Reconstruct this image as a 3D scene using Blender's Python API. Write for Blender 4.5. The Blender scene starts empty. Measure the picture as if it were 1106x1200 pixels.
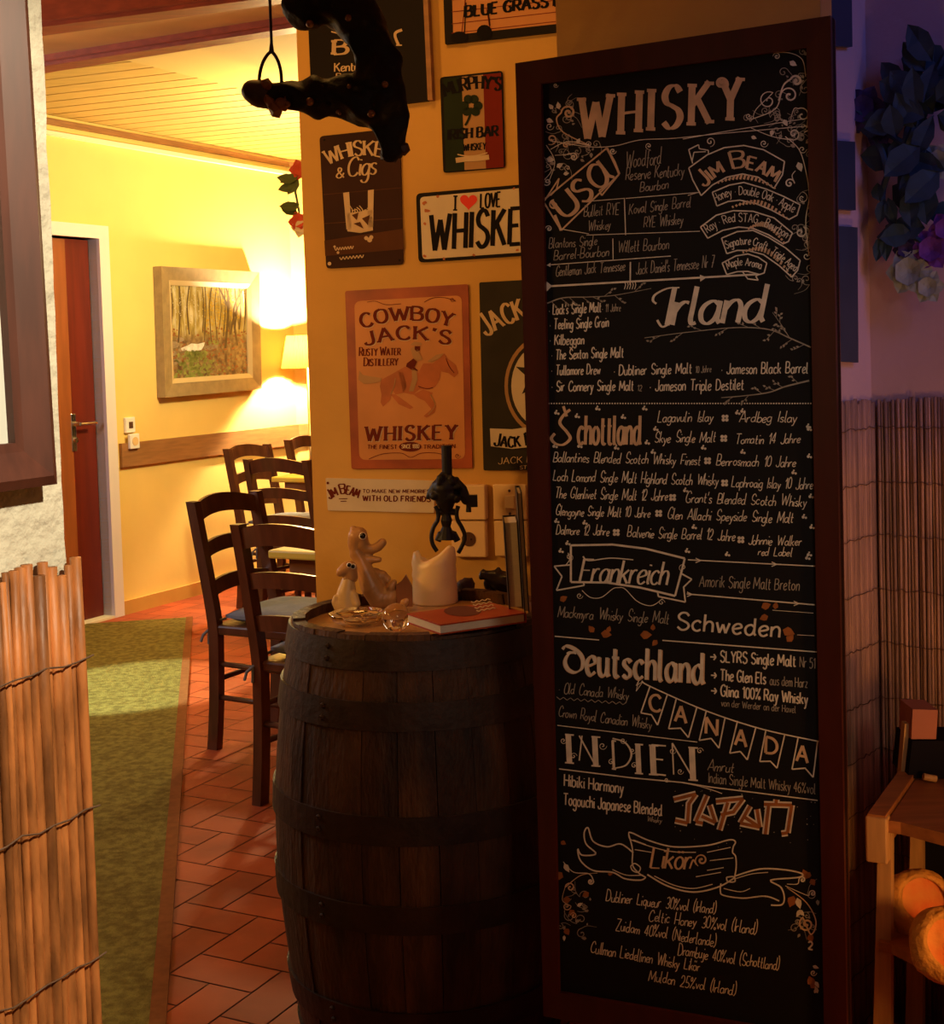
import bpy, bmesh, math, random
from mathutils import Vector, Matrix, Euler

random.seed(7)
scene = bpy.context.scene
COL = scene.collection

# ------------------------------------------------------------------ camera
F = 1620.0                      # focal length in pixels of the 1106 x 1200 frame
CX, CY = 553.0, 486.0           # principal point
PITCH, ROLL = math.radians(2.75), math.radians(1.72)
EYE = Vector((0, 0, 1.4))
_f = Vector((0, math.cos(PITCH), -math.sin(PITCH)))
_u0 = Vector((0, math.sin(PITCH), math.cos(PITCH)))
_r0 = Vector((1, 0, 0))
_r = math.cos(ROLL) * _r0 - math.sin(ROLL) * _u0
_u = math.sin(ROLL) * _r0 + math.cos(ROLL) * _u0
cam_data = bpy.data.cameras.new('camera')
cam = bpy.data.objects.new('camera', cam_data)
COL.objects.link(cam)
m = Matrix.Identity(4)
for i in range(3):
    m[i][0], m[i][1], m[i][2], m[i][3] = _r[i], _u[i], -_f[i], EYE[i]
cam.matrix_world = m
cam_data.sensor_fit = 'HORIZONTAL'
cam_data.sensor_width = 36
cam_data.lens = 36 * F / 1106.0
cam_data.shift_y = -(600 - CY) / 1106.0
cam_data.clip_start = 0.02
scene.camera = cam

# ------------------------------------------------------------------ view and world
scene.view_settings.view_transform = 'Standard'
scene.view_settings.look = 'None'
scene.view_settings.gamma = 1
scene.view_settings.exposure = 0.0
world = bpy.data.worlds.new('world')
scene.world = world
world.use_nodes = True
world.node_tree.nodes['Background'].inputs[0].default_value = (1.0, 0.45, 0.22, 1)
world.node_tree.nodes['Background'].inputs[1].default_value = 0.012


def aim(o, target):
    d = Vector(target) - o.location
    o.rotation_euler = d.to_track_quat('-Z', 'Y').to_euler()


def light(name, kind, loc, power, color, target=None, size=0.1, spot=None, blend=0.5, sy=None):
    d = bpy.data.lights.new(name, kind)
    d.energy = power
    d.color = color
    if kind == 'AREA':
        d.size = size
        if sy:
            d.shape = 'RECTANGLE'
            d.size_y = sy
    else:
        d.shadow_soft_size = size
    if kind == 'SPOT':
        d.spot_size = math.radians(spot)
        d.spot_blend = blend
    o = bpy.data.objects.new(name, d)
    o.location = loc
    if target:
        aim(o, target)
    COL.objects.link(o)
    return o


WARM = (1.0, 0.62, 0.26)
light('pendant_light', 'POINT', (-0.62, 6.7, 2.05), 122, (1.0, 0.77, 0.36), size=0.09)
light('daylight_patch', 'SPOT', (-2.6, 4.9, 2.3), 800, (0.80, 1.0, 0.92), target=(-1.50, 5.80, 0.0), size=0.03, spot=20, blend=0.3)
light('window_daylight', 'AREA', (-2.7, 4.3, 1.9), 22, (0.75, 0.85, 1.0), target=(-0.9, 5.4, 0.8), size=0.7)
light('passage_lamp', 'SPOT', (-1.9, 2.0, 1.75), 68, (1.0, 0.48, 0.12), target=(-0.2, 3.2, 1.5), size=0.12, spot=62, blend=0.8)
light('beam_fill_light', 'POINT', (-1.9, 3.2, 1.6), 20, (1.0, 0.62, 0.25), size=0.1)  # added fill, no fixture: brightens beam, near ceiling, rug and floor
light('sign_wall_light', 'AREA', (-0.35, 2.45, 2.58), 6, (1.0, 0.47, 0.10), target=(-0.25, 3.2, 1.1), size=0.35)
light('plaster_wall_light', 'SPOT', (0.62, 0.55, 2.3), 205, (1.0, 0.86, 0.60), target=(-0.55, 1.42, 1.15), size=0.03, spot=42, blend=0.5)
light('board_light', 'SPOT', (0.9, -0.6, 2.2), 50, (1.0, 0.82, 0.62), target=(0.34, 2.25, 1.15), size=0.25, spot=26, blend=0.7)
light('room_fill_light', 'AREA', (0.3, -0.9, 2.3), 1.6, (1.0, 0.5, 0.3), target=(0.25, 2.3, 1.0), size=0.9)
light('blue_bar_light', 'SPOT', (1.45, 1.3, 2.45), 27, (0.10, 0.20, 1.0), target=(0.98, 2.65, 1.85), size=0.25, spot=58, blend=0.9)
light('blue_board_light', 'SPOT', (1.3, 0.6, 2.3), 4, (0.15, 0.28, 1.0), target=(0.5, 2.15, 1.7), size=0.25, spot=36, blend=0.9)
light('mauve_wall_light', 'SPOT', (1.55, 1.45, 1.05), 15, (1.0, 0.42, 0.36), target=(0.92, 2.65, 1.2), size=0.15, spot=58, blend=0.9)
light('salt_lamp_light', 'POINT', (0.98, 1.70, 0.62), 9, (1.0, 0.42, 0.09), size=0.06)


# ------------------------------------------------------------------ rays and planes
def ray(px, py):
    return (_f * F + _r * (px - CX) - _u * (py - CY)).normalized()


def at_y(px, py, y):
    d = ray(px, py)
    return EYE + d * (y / d.y)


def at_z(px, py, z):
    d = ray(px, py)
    return EYE + d * ((z - EYE.z) / d.z)


class Plane:
    def __init__(self, p, n):
        self.p, self.n = Vector(p), Vector(n).normalized()
        if (EYE - self.p).dot(self.n) < 0:
            self.n = -self.n
        self.u = Vector((0, 0, 1)).cross(self.n).normalized()    # horizontal, image left to right

    def hit(self, px, py, off=0.0):
        d = ray(px, py)
        q = self.p + self.n * off
        return EYE + d * ((q - EYE).dot(self.n) / d.dot(self.n))


def vplane(p, direction):
    d = Vector((direction[0], direction[1], 0)).normalized()
    return Plane(p, Vector((-d.y, d.x, 0)))


# ------------------------------------------------------------------ materials
def mat(name, color, rough=0.6, var=0.0, scale=8.0, color2=None, bump=0.0, bscale=60.0, metal=0.0, stretch=None,
        spec=0.5, emit=None, estr=0.0, trans=0.0, sss=0.0, ior=1.45, detail=4.0, coat=0.0, island=0.0):
    mt = bpy.data.materials.new(name)
    mt.use_nodes = True
    nt = mt.node_tree
    b = nt.nodes['Principled BSDF']
    b.inputs['Roughness'].default_value = rough
    b.inputs['Metallic'].default_value = metal
    b.inputs['Specular IOR Level'].default_value = spec
    b.inputs['Transmission Weight'].default_value = trans
    b.inputs['IOR'].default_value = ior
    b.inputs['Coat Weight'].default_value = coat
    if sss:
        b.inputs['Subsurface Weight'].default_value = sss
        b.inputs['Subsurface Radius'].default_value = (0.03, 0.015, 0.006)
    tc = nt.nodes.new('ShaderNodeTexCoord')
    mp = nt.nodes.new('ShaderNodeMapping')
    nt.links.new(tc.outputs['Object'], mp.inputs[0])
    if stretch:
        mp.inputs['Scale'].default_value = stretch
    c2 = color2 or tuple(max(0, c * (1 - var)) for c in color)
    nz = nt.nodes.new('ShaderNodeTexNoise')
    nz.inputs['Scale'].default_value = scale
    nz.inputs['Detail'].default_value = detail
    nt.links.new(mp.outputs[0], nz.inputs['Vector'])
    rp = nt.nodes.new('ShaderNodeValToRGB')
    rp.color_ramp.elements[0].position = 0.35
    rp.color_ramp.elements[1].position = 0.65
    rp.color_ramp.elements[0].color = (*c2, 1)
    rp.color_ramp.elements[1].color = (*color, 1)
    nt.links.new(nz.outputs[0], rp.inputs[0])
    out = rp.outputs[0]
    if island:
        gi = nt.nodes.new('ShaderNodeNewGeometry')
        hs = nt.nodes.new('ShaderNodeHueSaturation')
        ma = nt.nodes.new('ShaderNodeMapRange')
        ma.inputs[3].default_value = 1 - island
        ma.inputs[4].default_value = 1 + island
        nt.links.new(gi.outputs['Random Per Island'], ma.inputs[0])
        nt.links.new(ma.outputs[0], hs.inputs['Value'])
        nt.links.new(out, hs.inputs['Color'])
        out = hs.outputs[0]
    nt.links.new(out, b.inputs['Base Color'])
    if bump:
        n2 = nt.nodes.new('ShaderNodeTexNoise')
        n2.inputs['Scale'].default_value = bscale
        n2.inputs['Detail'].default_value = 5
        nt.links.new(mp.outputs[0], n2.inputs['Vector'])
        bp = nt.nodes.new('ShaderNodeBump')
        bp.inputs['Strength'].default_value = bump
        bp.inputs['Distance'].default_value = 0.01
        nt.links.new(n2.outputs[0], bp.inputs['Height'])
        nt.links.new(bp.outputs[0], b.inputs['Normal'])
    if emit:
        b.inputs['Emission Color'].default_value = (*emit, 1)
        b.inputs['Emission Strength'].default_value = estr
    return mt


M = dict(
    yellow=mat('yellow_paint', (0.87, 0.63, 0.20), 0.75, 0.06, 3, bump=0.08, bscale=30),
    signwall=mat('ochre_plaster', (0.64, 0.36, 0.085), 0.85, 0.12, 4, bump=0.25, bscale=25),
    plaster=mat('rough_white_plaster', (0.60, 0.545, 0.42), 0.9, 0.16, 14, bump=0.9, bscale=45),
    purplewall=mat('mauve_plaster', (0.50, 0.36, 0.36), 0.9, 0.08, 5, bump=0.2),
    tile=mat('terracotta_tile', (0.37, 0.066, 0.016), 0.6, 0.25, 6, bump=0.12, bscale=18, island=0.16, spec=0.2),
    grout=mat('dark_grout', (0.10, 0.035, 0.02), 0.9),
    ceil=mat('ceiling_boards', (0.50, 0.315, 0.07), 0.5, 0.12, 4, stretch=(1, 6, 1)),
    ceilgap=mat('ceiling_groove', (0.10, 0.03, 0.01), 0.9),
    ceilplain=mat('ceiling_plaster', (0.58, 0.40, 0.115), 0.8),
    beamred=mat('red_stained_wood', (0.42, 0.075, 0.02), 0.45, 0.3, 5, stretch=(1, 8, 8)),
    beamface=mat('orange_beam_panel', (0.70, 0.34, 0.09), 0.5, 0.15, 5),
    cream=mat('cream_moulding', (0.85, 0.78, 0.55), 0.5),
    railw=mat('brown_rail', (0.36, 0.17, 0.06), 0.5, 0.25, 6, stretch=(1, 1, 10)),
    skirting=mat('ochre_baseboard', (0.62, 0.34, 0.08), 0.5, 0.1, 6),
    doorred=mat('red_brown_door', (0.17, 0.020, 0.007), 0.4, 0.25, 4, stretch=(6, 6, 0.6)),
    dooredge=mat('orange_door_edge', (0.34, 0.095, 0.02), 0.45, 0.2, 4, stretch=(6, 6, 0.6)),
    doorframe=mat('white_door_frame', (0.78, 0.72, 0.72), 0.5),
    chrome=mat('brushed_metal', (0.6, 0.57, 0.52), 0.25, metal=1.0),
    white=mat('white_plastic', (0.86, 0.83, 0.76), 0.4),
    ivoryplastic=mat('ivory_plastic', (0.80, 0.55, 0.26), 0.4),
    darkplastic=mat('dark_brown_plastic', (0.09, 0.035, 0.015), 0.4),
    chair=mat('dark_stained_wood', (0.115, 0.038, 0.016), 0.28, 0.35, 7, stretch=(4, 4, 1)),
    cushion=mat('grey_cushion_cloth', (0.17, 0.17, 0.19), 0.9, 0.15, 30, bump=0.2, bscale=200),
    tabletop=mat('yellow_table_top', (0.75, 0.52, 0.07), 0.4, 0.08, 5),
    tablewood=mat('brown_table_wood', (0.30, 0.12, 0.04), 0.45, 0.2, 6),
    rug=mat('olive_rug_pile', (0.215, 0.165, 0.036), 0.95, 0, 38, color2=(0.125, 0.088, 0.018), bump=0.8, bscale=160, spec=0.1),
    rugband=mat('brown_rug_binding', (0.22, 0.075, 0.02), 0.95, 0.2, 40, spec=0.1),
    goldframe=mat('pale_gilt_wood', (0.34, 0.25, 0.13), 0.45, 0.2, 20),
    goldliner=mat('cream_liner', (0.55, 0.44, 0.25), 0.5),
    brownframe=mat('dark_red_brown_frame', (0.10, 0.028, 0.015), 0.5, 0.35, 8, stretch=(6, 6, 1)),
    frameedge=mat('mauve_frame_edge', (0.26, 0.12, 0.11), 0.4, 0.15, 10),
    mount=mat('pale_mount', (0.62, 0.62, 0.55), 0.4),
    reed=mat('golden_reed', (0.40, 0.135, 0.034), 0.5, 0.55, 12, stretch=(5, 5, 1.2), island=0.42, bump=0.15, bscale=30),
    reeddark=mat('brown_reed', (0.42, 0.24, 0.15), 0.6, 0.4, 9, stretch=(5, 5, 0.7), island=0.3),
    wire=mat('dark_wire', (0.11, 0.055, 0.028), 0.6),
    barrel=mat('weathered_barrel_oak', (0.092, 0.034, 0.010), 0.65, 0, 5, color2=(0.022, 0.008, 0.004), stretch=(3, 3, 0.8), bump=0.5, bscale=40, island=0.22),
    hoop=mat('rusty_hoop_iron', (0.04, 0.016, 0.008), 0.6, 0.5, 14, metal=0.1, bump=0.2),
    barrelhead=mat('barrel_head_wood', (0.50, 0.26, 0.085), 0.5, 0.3, 7, stretch=(6, 1, 1)),
    wax=mat('ivory_wax', (0.84, 0.60, 0.30), 0.32, 0.08, 10, sss=0.35),
    iron=mat('black_iron', (0.012, 0.010, 0.009), 0.5, metal=0.4),
    clay=mat('glazed_tan_clay', (0.50, 0.25, 0.085), 0.38, 0.25, 20),
    claydark=mat('glazed_brown_clay', (0.24, 0.085, 0.03), 0.4, 0.25, 20),
    claypale=mat('glazed_cream_clay', (0.64, 0.42, 0.17), 0.4, 0.15, 20),
    eyewhite=mat('eye_white', (0.8, 0.7, 0.55), 0.2),
    eyeblack=mat('eye_black', (0.01, 0.008, 0.008), 0.12),
    glass=mat('clear_glass', (1.0, 0.95, 0.88), 0.03, trans=1.0, ior=1.45),
    bookred=mat('red_book_cover', (0.42, 0.055, 0.018), 0.4, 0.1, 8),
    paper=mat('book_pages', (0.72, 0.62, 0.47), 0.8, 0.12, 60, stretch=(1, 1, 20)),
    bookblack=mat('black_book_cover', (0.018, 0.014, 0.014), 0.4),
    bookspot=mat('dark_cover_print', (0.13, 0.03, 0.02), 0.5),
    darkfig=mat('dark_figurine', (0.035, 0.020, 0.013), 0.35, 0.4, 20),
    stone=mat('dark_stone', (0.10, 0.045, 0.022), 0.7, 0.4, 25),
    boardframe=mat('dark_mahogany', (0.062, 0.008, 0.005), 0.4, 0.25, 6, stretch=(6, 6, 1)),
    board=mat('blackboard_slate', (0.0085, 0.0085, 0.010), 0.65, 0.3, 3, spec=0.25),
    chalk=mat('cream_chalk', (0.86, 0.78, 0.65), 0.9, 0.2, 60),
    chalkdim=mat('faint_chalk', (0.44, 0.39, 0.32), 0.9, 0.3, 60),
    chalktan=mat('tan_chalk', (0.80, 0.55, 0.34), 0.9, 0.25, 30),
    chalkorange=mat('orange_brown_chalk', (0.42, 0.14, 0.035), 0.9, 0.35, 40),
    signblack=mat('black_tin', (0.010, 0.006, 0.005), 0.6, 0.2, 6, spec=0.15),
    signbrown=mat('dark_brown_tin', (0.045, 0.014, 0.008), 0.6, 0.4, 5, spec=0.15),
    signbrownlight=mat('mid_brown_print', (0.11, 0.042, 0.018), 0.7, 0.3, 8, spec=0.1),
    signrust=mat('rusty_red_print', (0.42, 0.088, 0.024), 0.45, 0.3, 9, color2=(0.24, 0.045, 0.016)),
    signtan=mat('tan_print', (0.62, 0.25, 0.072), 0.5, 0.22, 6),
    signtanlight=mat('pale_tan_print', (0.42, 0.22, 0.08), 0.5, 0.15, 8),
    signhorse=mat('chestnut_print', (0.50, 0.13, 0.03), 0.5, 0.3, 14),
    signink=mat('dark_red_print', (0.13, 0.020, 0.010), 0.75, spec=0.1),
    signwhite=mat('aged_white_print', (0.66, 0.54, 0.38), 0.4, 0.12, 12),
    signgreen=mat('dark_green_print', (0.016, 0.026, 0.009), 0.65, 0.3, 6, spec=0.15),
    signred=mat('deep_red_print', (0.20, 0.016, 0.008), 0.65, 0.3, 6, spec=0.15),
    heart=mat('bright_red_print', (0.72, 0.035, 0.02), 0.4),
    printcream=mat('cream_print', (0.62, 0.44, 0.26), 0.5, 0.15, 20),
    printblack=mat('black_print', (0.010, 0.008, 0.008), 0.8, spec=0.1),
    signdark=mat('charcoal_print', (0.036, 0.029, 0.019), 0.7, 0.2, 14, spec=0.15),
    shade=mat('pleated_lamp_shade', (0.62, 0.33, 0.05), 0.9),
    brass=mat('brass', (0.6, 0.40, 0.14), 0.3, metal=1.0),
    leafgreen=mat('green_leaf', (0.10, 0.15, 0.05), 0.6, 0.3, 20),
    leafblue=mat('dark_leaf', (0.03, 0.075, 0.10), 0.6, 0.35, 20),
    petalred=mat('red_petal', (0.60, 0.08, 0.04), 0.6),
    petalwhite=mat('white_petal', (0.8, 0.75, 0.65), 0.6),
    petalpurple=mat('purple_petal', (0.16, 0.045, 0.30), 0.6, 0.3, 20),
    petaldark=mat('dark_blue_petal', (0.045, 0.035, 0.13), 0.7, 0.3, 20),
    petalpale=mat('pale_green_petal', (0.34, 0.42, 0.33), 0.7, 0.2, 20),
    carve=mat('blackened_wood', (0.010, 0.006, 0.004), 0.55, 0.4, 30, bump=0.3, bscale=60, spec=0.25),
    carvebrown=mat('dark_brown_wood', (0.055, 0.020, 0.009), 0.5, 0.4, 25),
    stud=mat('dull_brass_stud', (0.22, 0.10, 0.04), 0.4, metal=0.6),
    faceted=mat('brown_facet', (0.25, 0.085, 0.025), 0.5, 0.3, 20),
    shelfwood=mat('orange_shelf_wood', (0.44, 0.17, 0.055), 0.5, 0.3, 7, stretch=(1, 8, 8)),
    shelflight=mat('pale_shelf_wood', (0.58, 0.33, 0.15), 0.55, 0.25, 8, stretch=(8, 8, 1)),
    boxpink=mat('dusty_red_card', (0.40, 0.14, 0.10), 0.7, 0.12, 10),
    boxblack=mat('black_card', (0.008, 0.007, 0.014), 0.8, spec=0.1),
    crust=mat('golden_crust', (0.78, 0.36, 0.075), 0.75, 0.25, 30, bump=0.6, bscale=90),
    crumb=mat('orange_red_filling', (0.74, 0.15, 0.03), 0.7, 0.3, 16, color2=(0.80, 0.34, 0.08), bump=0.3, bscale=60),
    bluesign=mat('dark_blue_board', (0.035, 0.05, 0.08), 0.5, 0.2, 10),
)


# ------------------------------------------------------------------ mesh helpers
def tag(o, label, cat, group=None, kind=None):
    o['label'] = label
    o['category'] = cat
    if group:
        o['group'] = group
    if kind:
        o['kind'] = kind
    return o


def world_off(o):
    v = Vector((0, 0, 0))
    while o:
        v += o.location
        o = o.parent
    return v


def link(name, verts, faces, material, parent=None, local=False, smooth=False):
    verts = [Vector(v) for v in verts]
    me = bpy.data.meshes.new(name)
    loc = Vector((0, 0, 0))
    if parent is None and not local:
        xs, ys, zs = [v.x for v in verts], [v.y for v in verts], [v.z for v in verts]
        loc = Vector(((min(xs) + max(xs)) / 2, (min(ys) + max(ys)) / 2, min(zs)))
        off = loc
    elif parent is not None and not local:
        off = world_off(parent)
    else:
        off = Vector((0, 0, 0))
    me.from_pydata([v - off for v in verts], [], faces)
    me.update()
    if isinstance(material, str):
        material = M[material]
    me.materials.append(material)
    if smooth:
        for p in me.polygons:
            p.use_smooth = True
    o = bpy.data.objects.new(name, me)
    o.location = loc
    COL.objects.link(o)
    if parent is not None:
        o.parent = parent
    return o


def empty(name, loc=(0, 0, 0), rz=0.0):
    o = bpy.data.objects.new(name, None)
    o.location = loc
    o.rotation_euler = (0, 0, rz)
    o.empty_display_size = 0.05
    COL.objects.link(o)
    return o


def struct(o):
    o['kind'] = 'structure'
    return o


class MB:
    def __init__(self):
        self.v, self.f = [], []

    def add(self, vs, fs):
        n = len(self.v)
        self.v += [Vector(x) for x in vs]
        self.f += [tuple(i + n for i in f) for f in fs]
        return self

    def hexa(self, b4, t4):
        return self.add(list(b4) + list(t4), [(3, 2, 1, 0), (4, 5, 6, 7), (0, 1, 5, 4), (1, 2, 6, 5), (2, 3, 7, 6), (3, 0, 4, 7)])

    def box(self, c, s, ax=None, bev=0.0):
        c = Vector(c)
        ax = ax or (Vector((1, 0, 0)), Vector((0, 1, 0)), Vector((0, 0, 1)))
        if not bev:
            P = lambda x, y, z: c + ax[0] * (x * s[0] / 2) + ax[1] * (y * s[1] / 2) + ax[2] * (z * s[2] / 2)
            return self.hexa([P(-1, -1, -1), P(1, -1, -1), P(1, 1, -1), P(-1, 1, -1)], [P(-1, -1, 1), P(1, -1, 1), P(1, 1, 1), P(-1, 1, 1)])
        bm = bmesh.new()
        bmesh.ops.create_cube(bm, size=1)
        for v in bm.verts:
            v.co = Vector((v.co.x * s[0], v.co.y * s[1], v.co.z * s[2]))
        bmesh.ops.bevel(bm, geom=list(bm.edges), offset=bev, segments=2, profile=0.5, affect='EDGES')
        return self.frombm(bm, lambda p: c + ax[0] * p.x + ax[1] * p.y + ax[2] * p.z)

    def frombm(self, bm, fn=lambda p: p):
        bm.verts.index_update()
        self.add([fn(v.co) for v in bm.verts], [[v.index for v in f.verts] for f in bm.faces])
        bm.free()
        return self

    def prism(self, poly, ext):
        """poly: list of 3D points (planar), ext: vector"""
        n = len(poly)
        e = Vector(ext)
        vs = [Vector(p) for p in poly] + [Vector(p) + e for p in poly]
        fs = [tuple(range(n - 1, -1, -1)), tuple(range(n, 2 * n))]
        fs += [(i, (i + 1) % n, n + (i + 1) % n, n + i) for i in range(n)]
        return self.add(vs, fs)

    def tube(self, pts, r, n=8, cap=True):
        pts = [Vector(p) for p in pts]
        rs = r if isinstance(r, (list, tuple)) else [r] * len(pts)
        vs, fs = [], []
        t0 = (pts[1] - pts[0]).normalized()
        a = Vector((0, 0, 1)) if abs(t0.z) < 0.9 else Vector((1, 0, 0))
        nrm = t0.cross(a).normalized()
        for i, p in enumerate(pts):
            t = (pts[min(i + 1, len(pts) - 1)] - pts[max(i - 1, 0)]).normalized()
            nrm = (nrm - t * nrm.dot(t)).normalized()
            bn = t.cross(nrm)
            for k in range(n):
                an = 2 * math.pi * k / n
                vs.append(p + (nrm * math.cos(an) + bn * math.sin(an)) * rs[i])
        for i in range(len(pts) - 1):
            for k in range(n):
                fs.append((i * n + k, i * n + (k + 1) % n, (i + 1) * n + (k + 1) % n, (i + 1) * n + k))
        if cap:
            fs.append(tuple(range(n - 1, -1, -1)))
            fs.append(tuple((len(pts) - 1) * n + k for k in range(n)))
        return self.add(vs, fs)

    def lathe(self, prof, c, n=32, axis='z', rfun=None):
        c = Vector(c)
        vs, fs = [], []
        for j, (r, z) in enumerate(prof):
            for k in range(n):
                an = 2 * math.pi * k / n
                rr = r * (rfun(an, z) if rfun else 1)
                vs.append(c + Vector((rr * math.cos(an), rr * math.sin(an), z)))
        for j in range(len(prof) - 1):
            for k in range(n):
                fs.append((j * n + k, j * n + (k + 1) % n, (j + 1) * n + (k + 1) % n, (j + 1) * n + k))
        if prof[0][0] > 1e-5:
            fs.append(tuple(range(n - 1, -1, -1)))
        if prof[-1][0] > 1e-5:
            fs.append(tuple((len(prof) - 1) * n + k for k in range(n)))
        return self.add(vs, fs)

    def ball(self, c, r, sub=2, scale=(1, 1, 1), rot=None):
        bm = bmesh.new()
        bmesh.ops.create_icosphere(bm, subdivisions=sub, radius=r)
        c = Vector(c)
        R = rot or Matrix.Identity(3)
        return self.frombm(bm, lambda p: c + R @ Vector((p.x * scale[0], p.y * scale[1], p.z * scale[2])))

    def build(self, name, material, parent=None, local=False, smooth=False):
        return link(name, self.v, self.f, material, parent, local, smooth)


def blob(name, material, parent, capsules, voxel=0.003, balls=(), smooth_it=4, noise=0.0, nscale=30):
    """one continuous body from tapered capsules: (p0, r0, p1, r1)"""
    mb = MB()
    for p0, r0, p1, r1 in capsules:
        p0, p1 = Vector(p0), Vector(p1)
        n = max(2, int((p1 - p0).length / (min(r0, r1) * 0.5)) + 1)
        for i in range(n + 1):
            t = i / n
            mb.ball(p0.lerp(p1, t), r0 + (r1 - r0) * t, 2)
    for b in balls:
        mb.ball(*b)
    me = bpy.data.meshes.new('tmp')
    me.from_pydata(mb.v, [], mb.f)
    o = bpy.data.objects.new('tmp', me)
    COL.objects.link(o)
    md = o.modifiers.new('r', 'REMESH')
    md.mode = 'VOXEL'
    md.voxel_size = voxel
    sm = o.modifiers.new('s', 'SMOOTH')
    sm.factor = 0.5
    sm.iterations = smooth_it
    dg = bpy.context.evaluated_depsgraph_get()
    ev = o.evaluated_get(dg).to_mesh()
    vs = [v.co.copy() for v in ev.vertices]
    fs = [tuple(p.vertices) for p in ev.polygons]
    if noise:
        from mathutils import noise as mn
        vs = [v + Vector((mn.noise(v * nscale), mn.noise(v * nscale + Vector((9, 1, 4))), mn.noise(v * nscale + Vector((3, 7, 2))))) * noise for v in vs]
    bpy.data.objects.remove(o)
    bpy.data.meshes.remove(me)
    return link(name, vs, fs, material, parent, smooth=True)


# ------------------------------------------------------------------ pen strokes on a plane, given in photo pixels
def smooth_pts(pts, n=6):
    out = []
    m_ = len(pts)
    for i in range(m_ - 1):
        p0, p1, p2, p3 = pts[max(i - 1, 0)], pts[i], pts[i + 1], pts[min(i + 2, m_ - 1)]
        for k in range(n):
            t = k / n
            out.append(tuple(0.5 * ((2 * p1[j]) + (-p0[j] + p2[j]) * t + (2 * p0[j] - 5 * p1[j] + 4 * p2[j] - p3[j]) * t * t + (-p0[j] + 3 * p1[j] - 3 * p2[j] + p3[j]) * t ** 3) for j in (0, 1)))
    out.append(tuple(pts[-1]))
    return out


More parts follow.
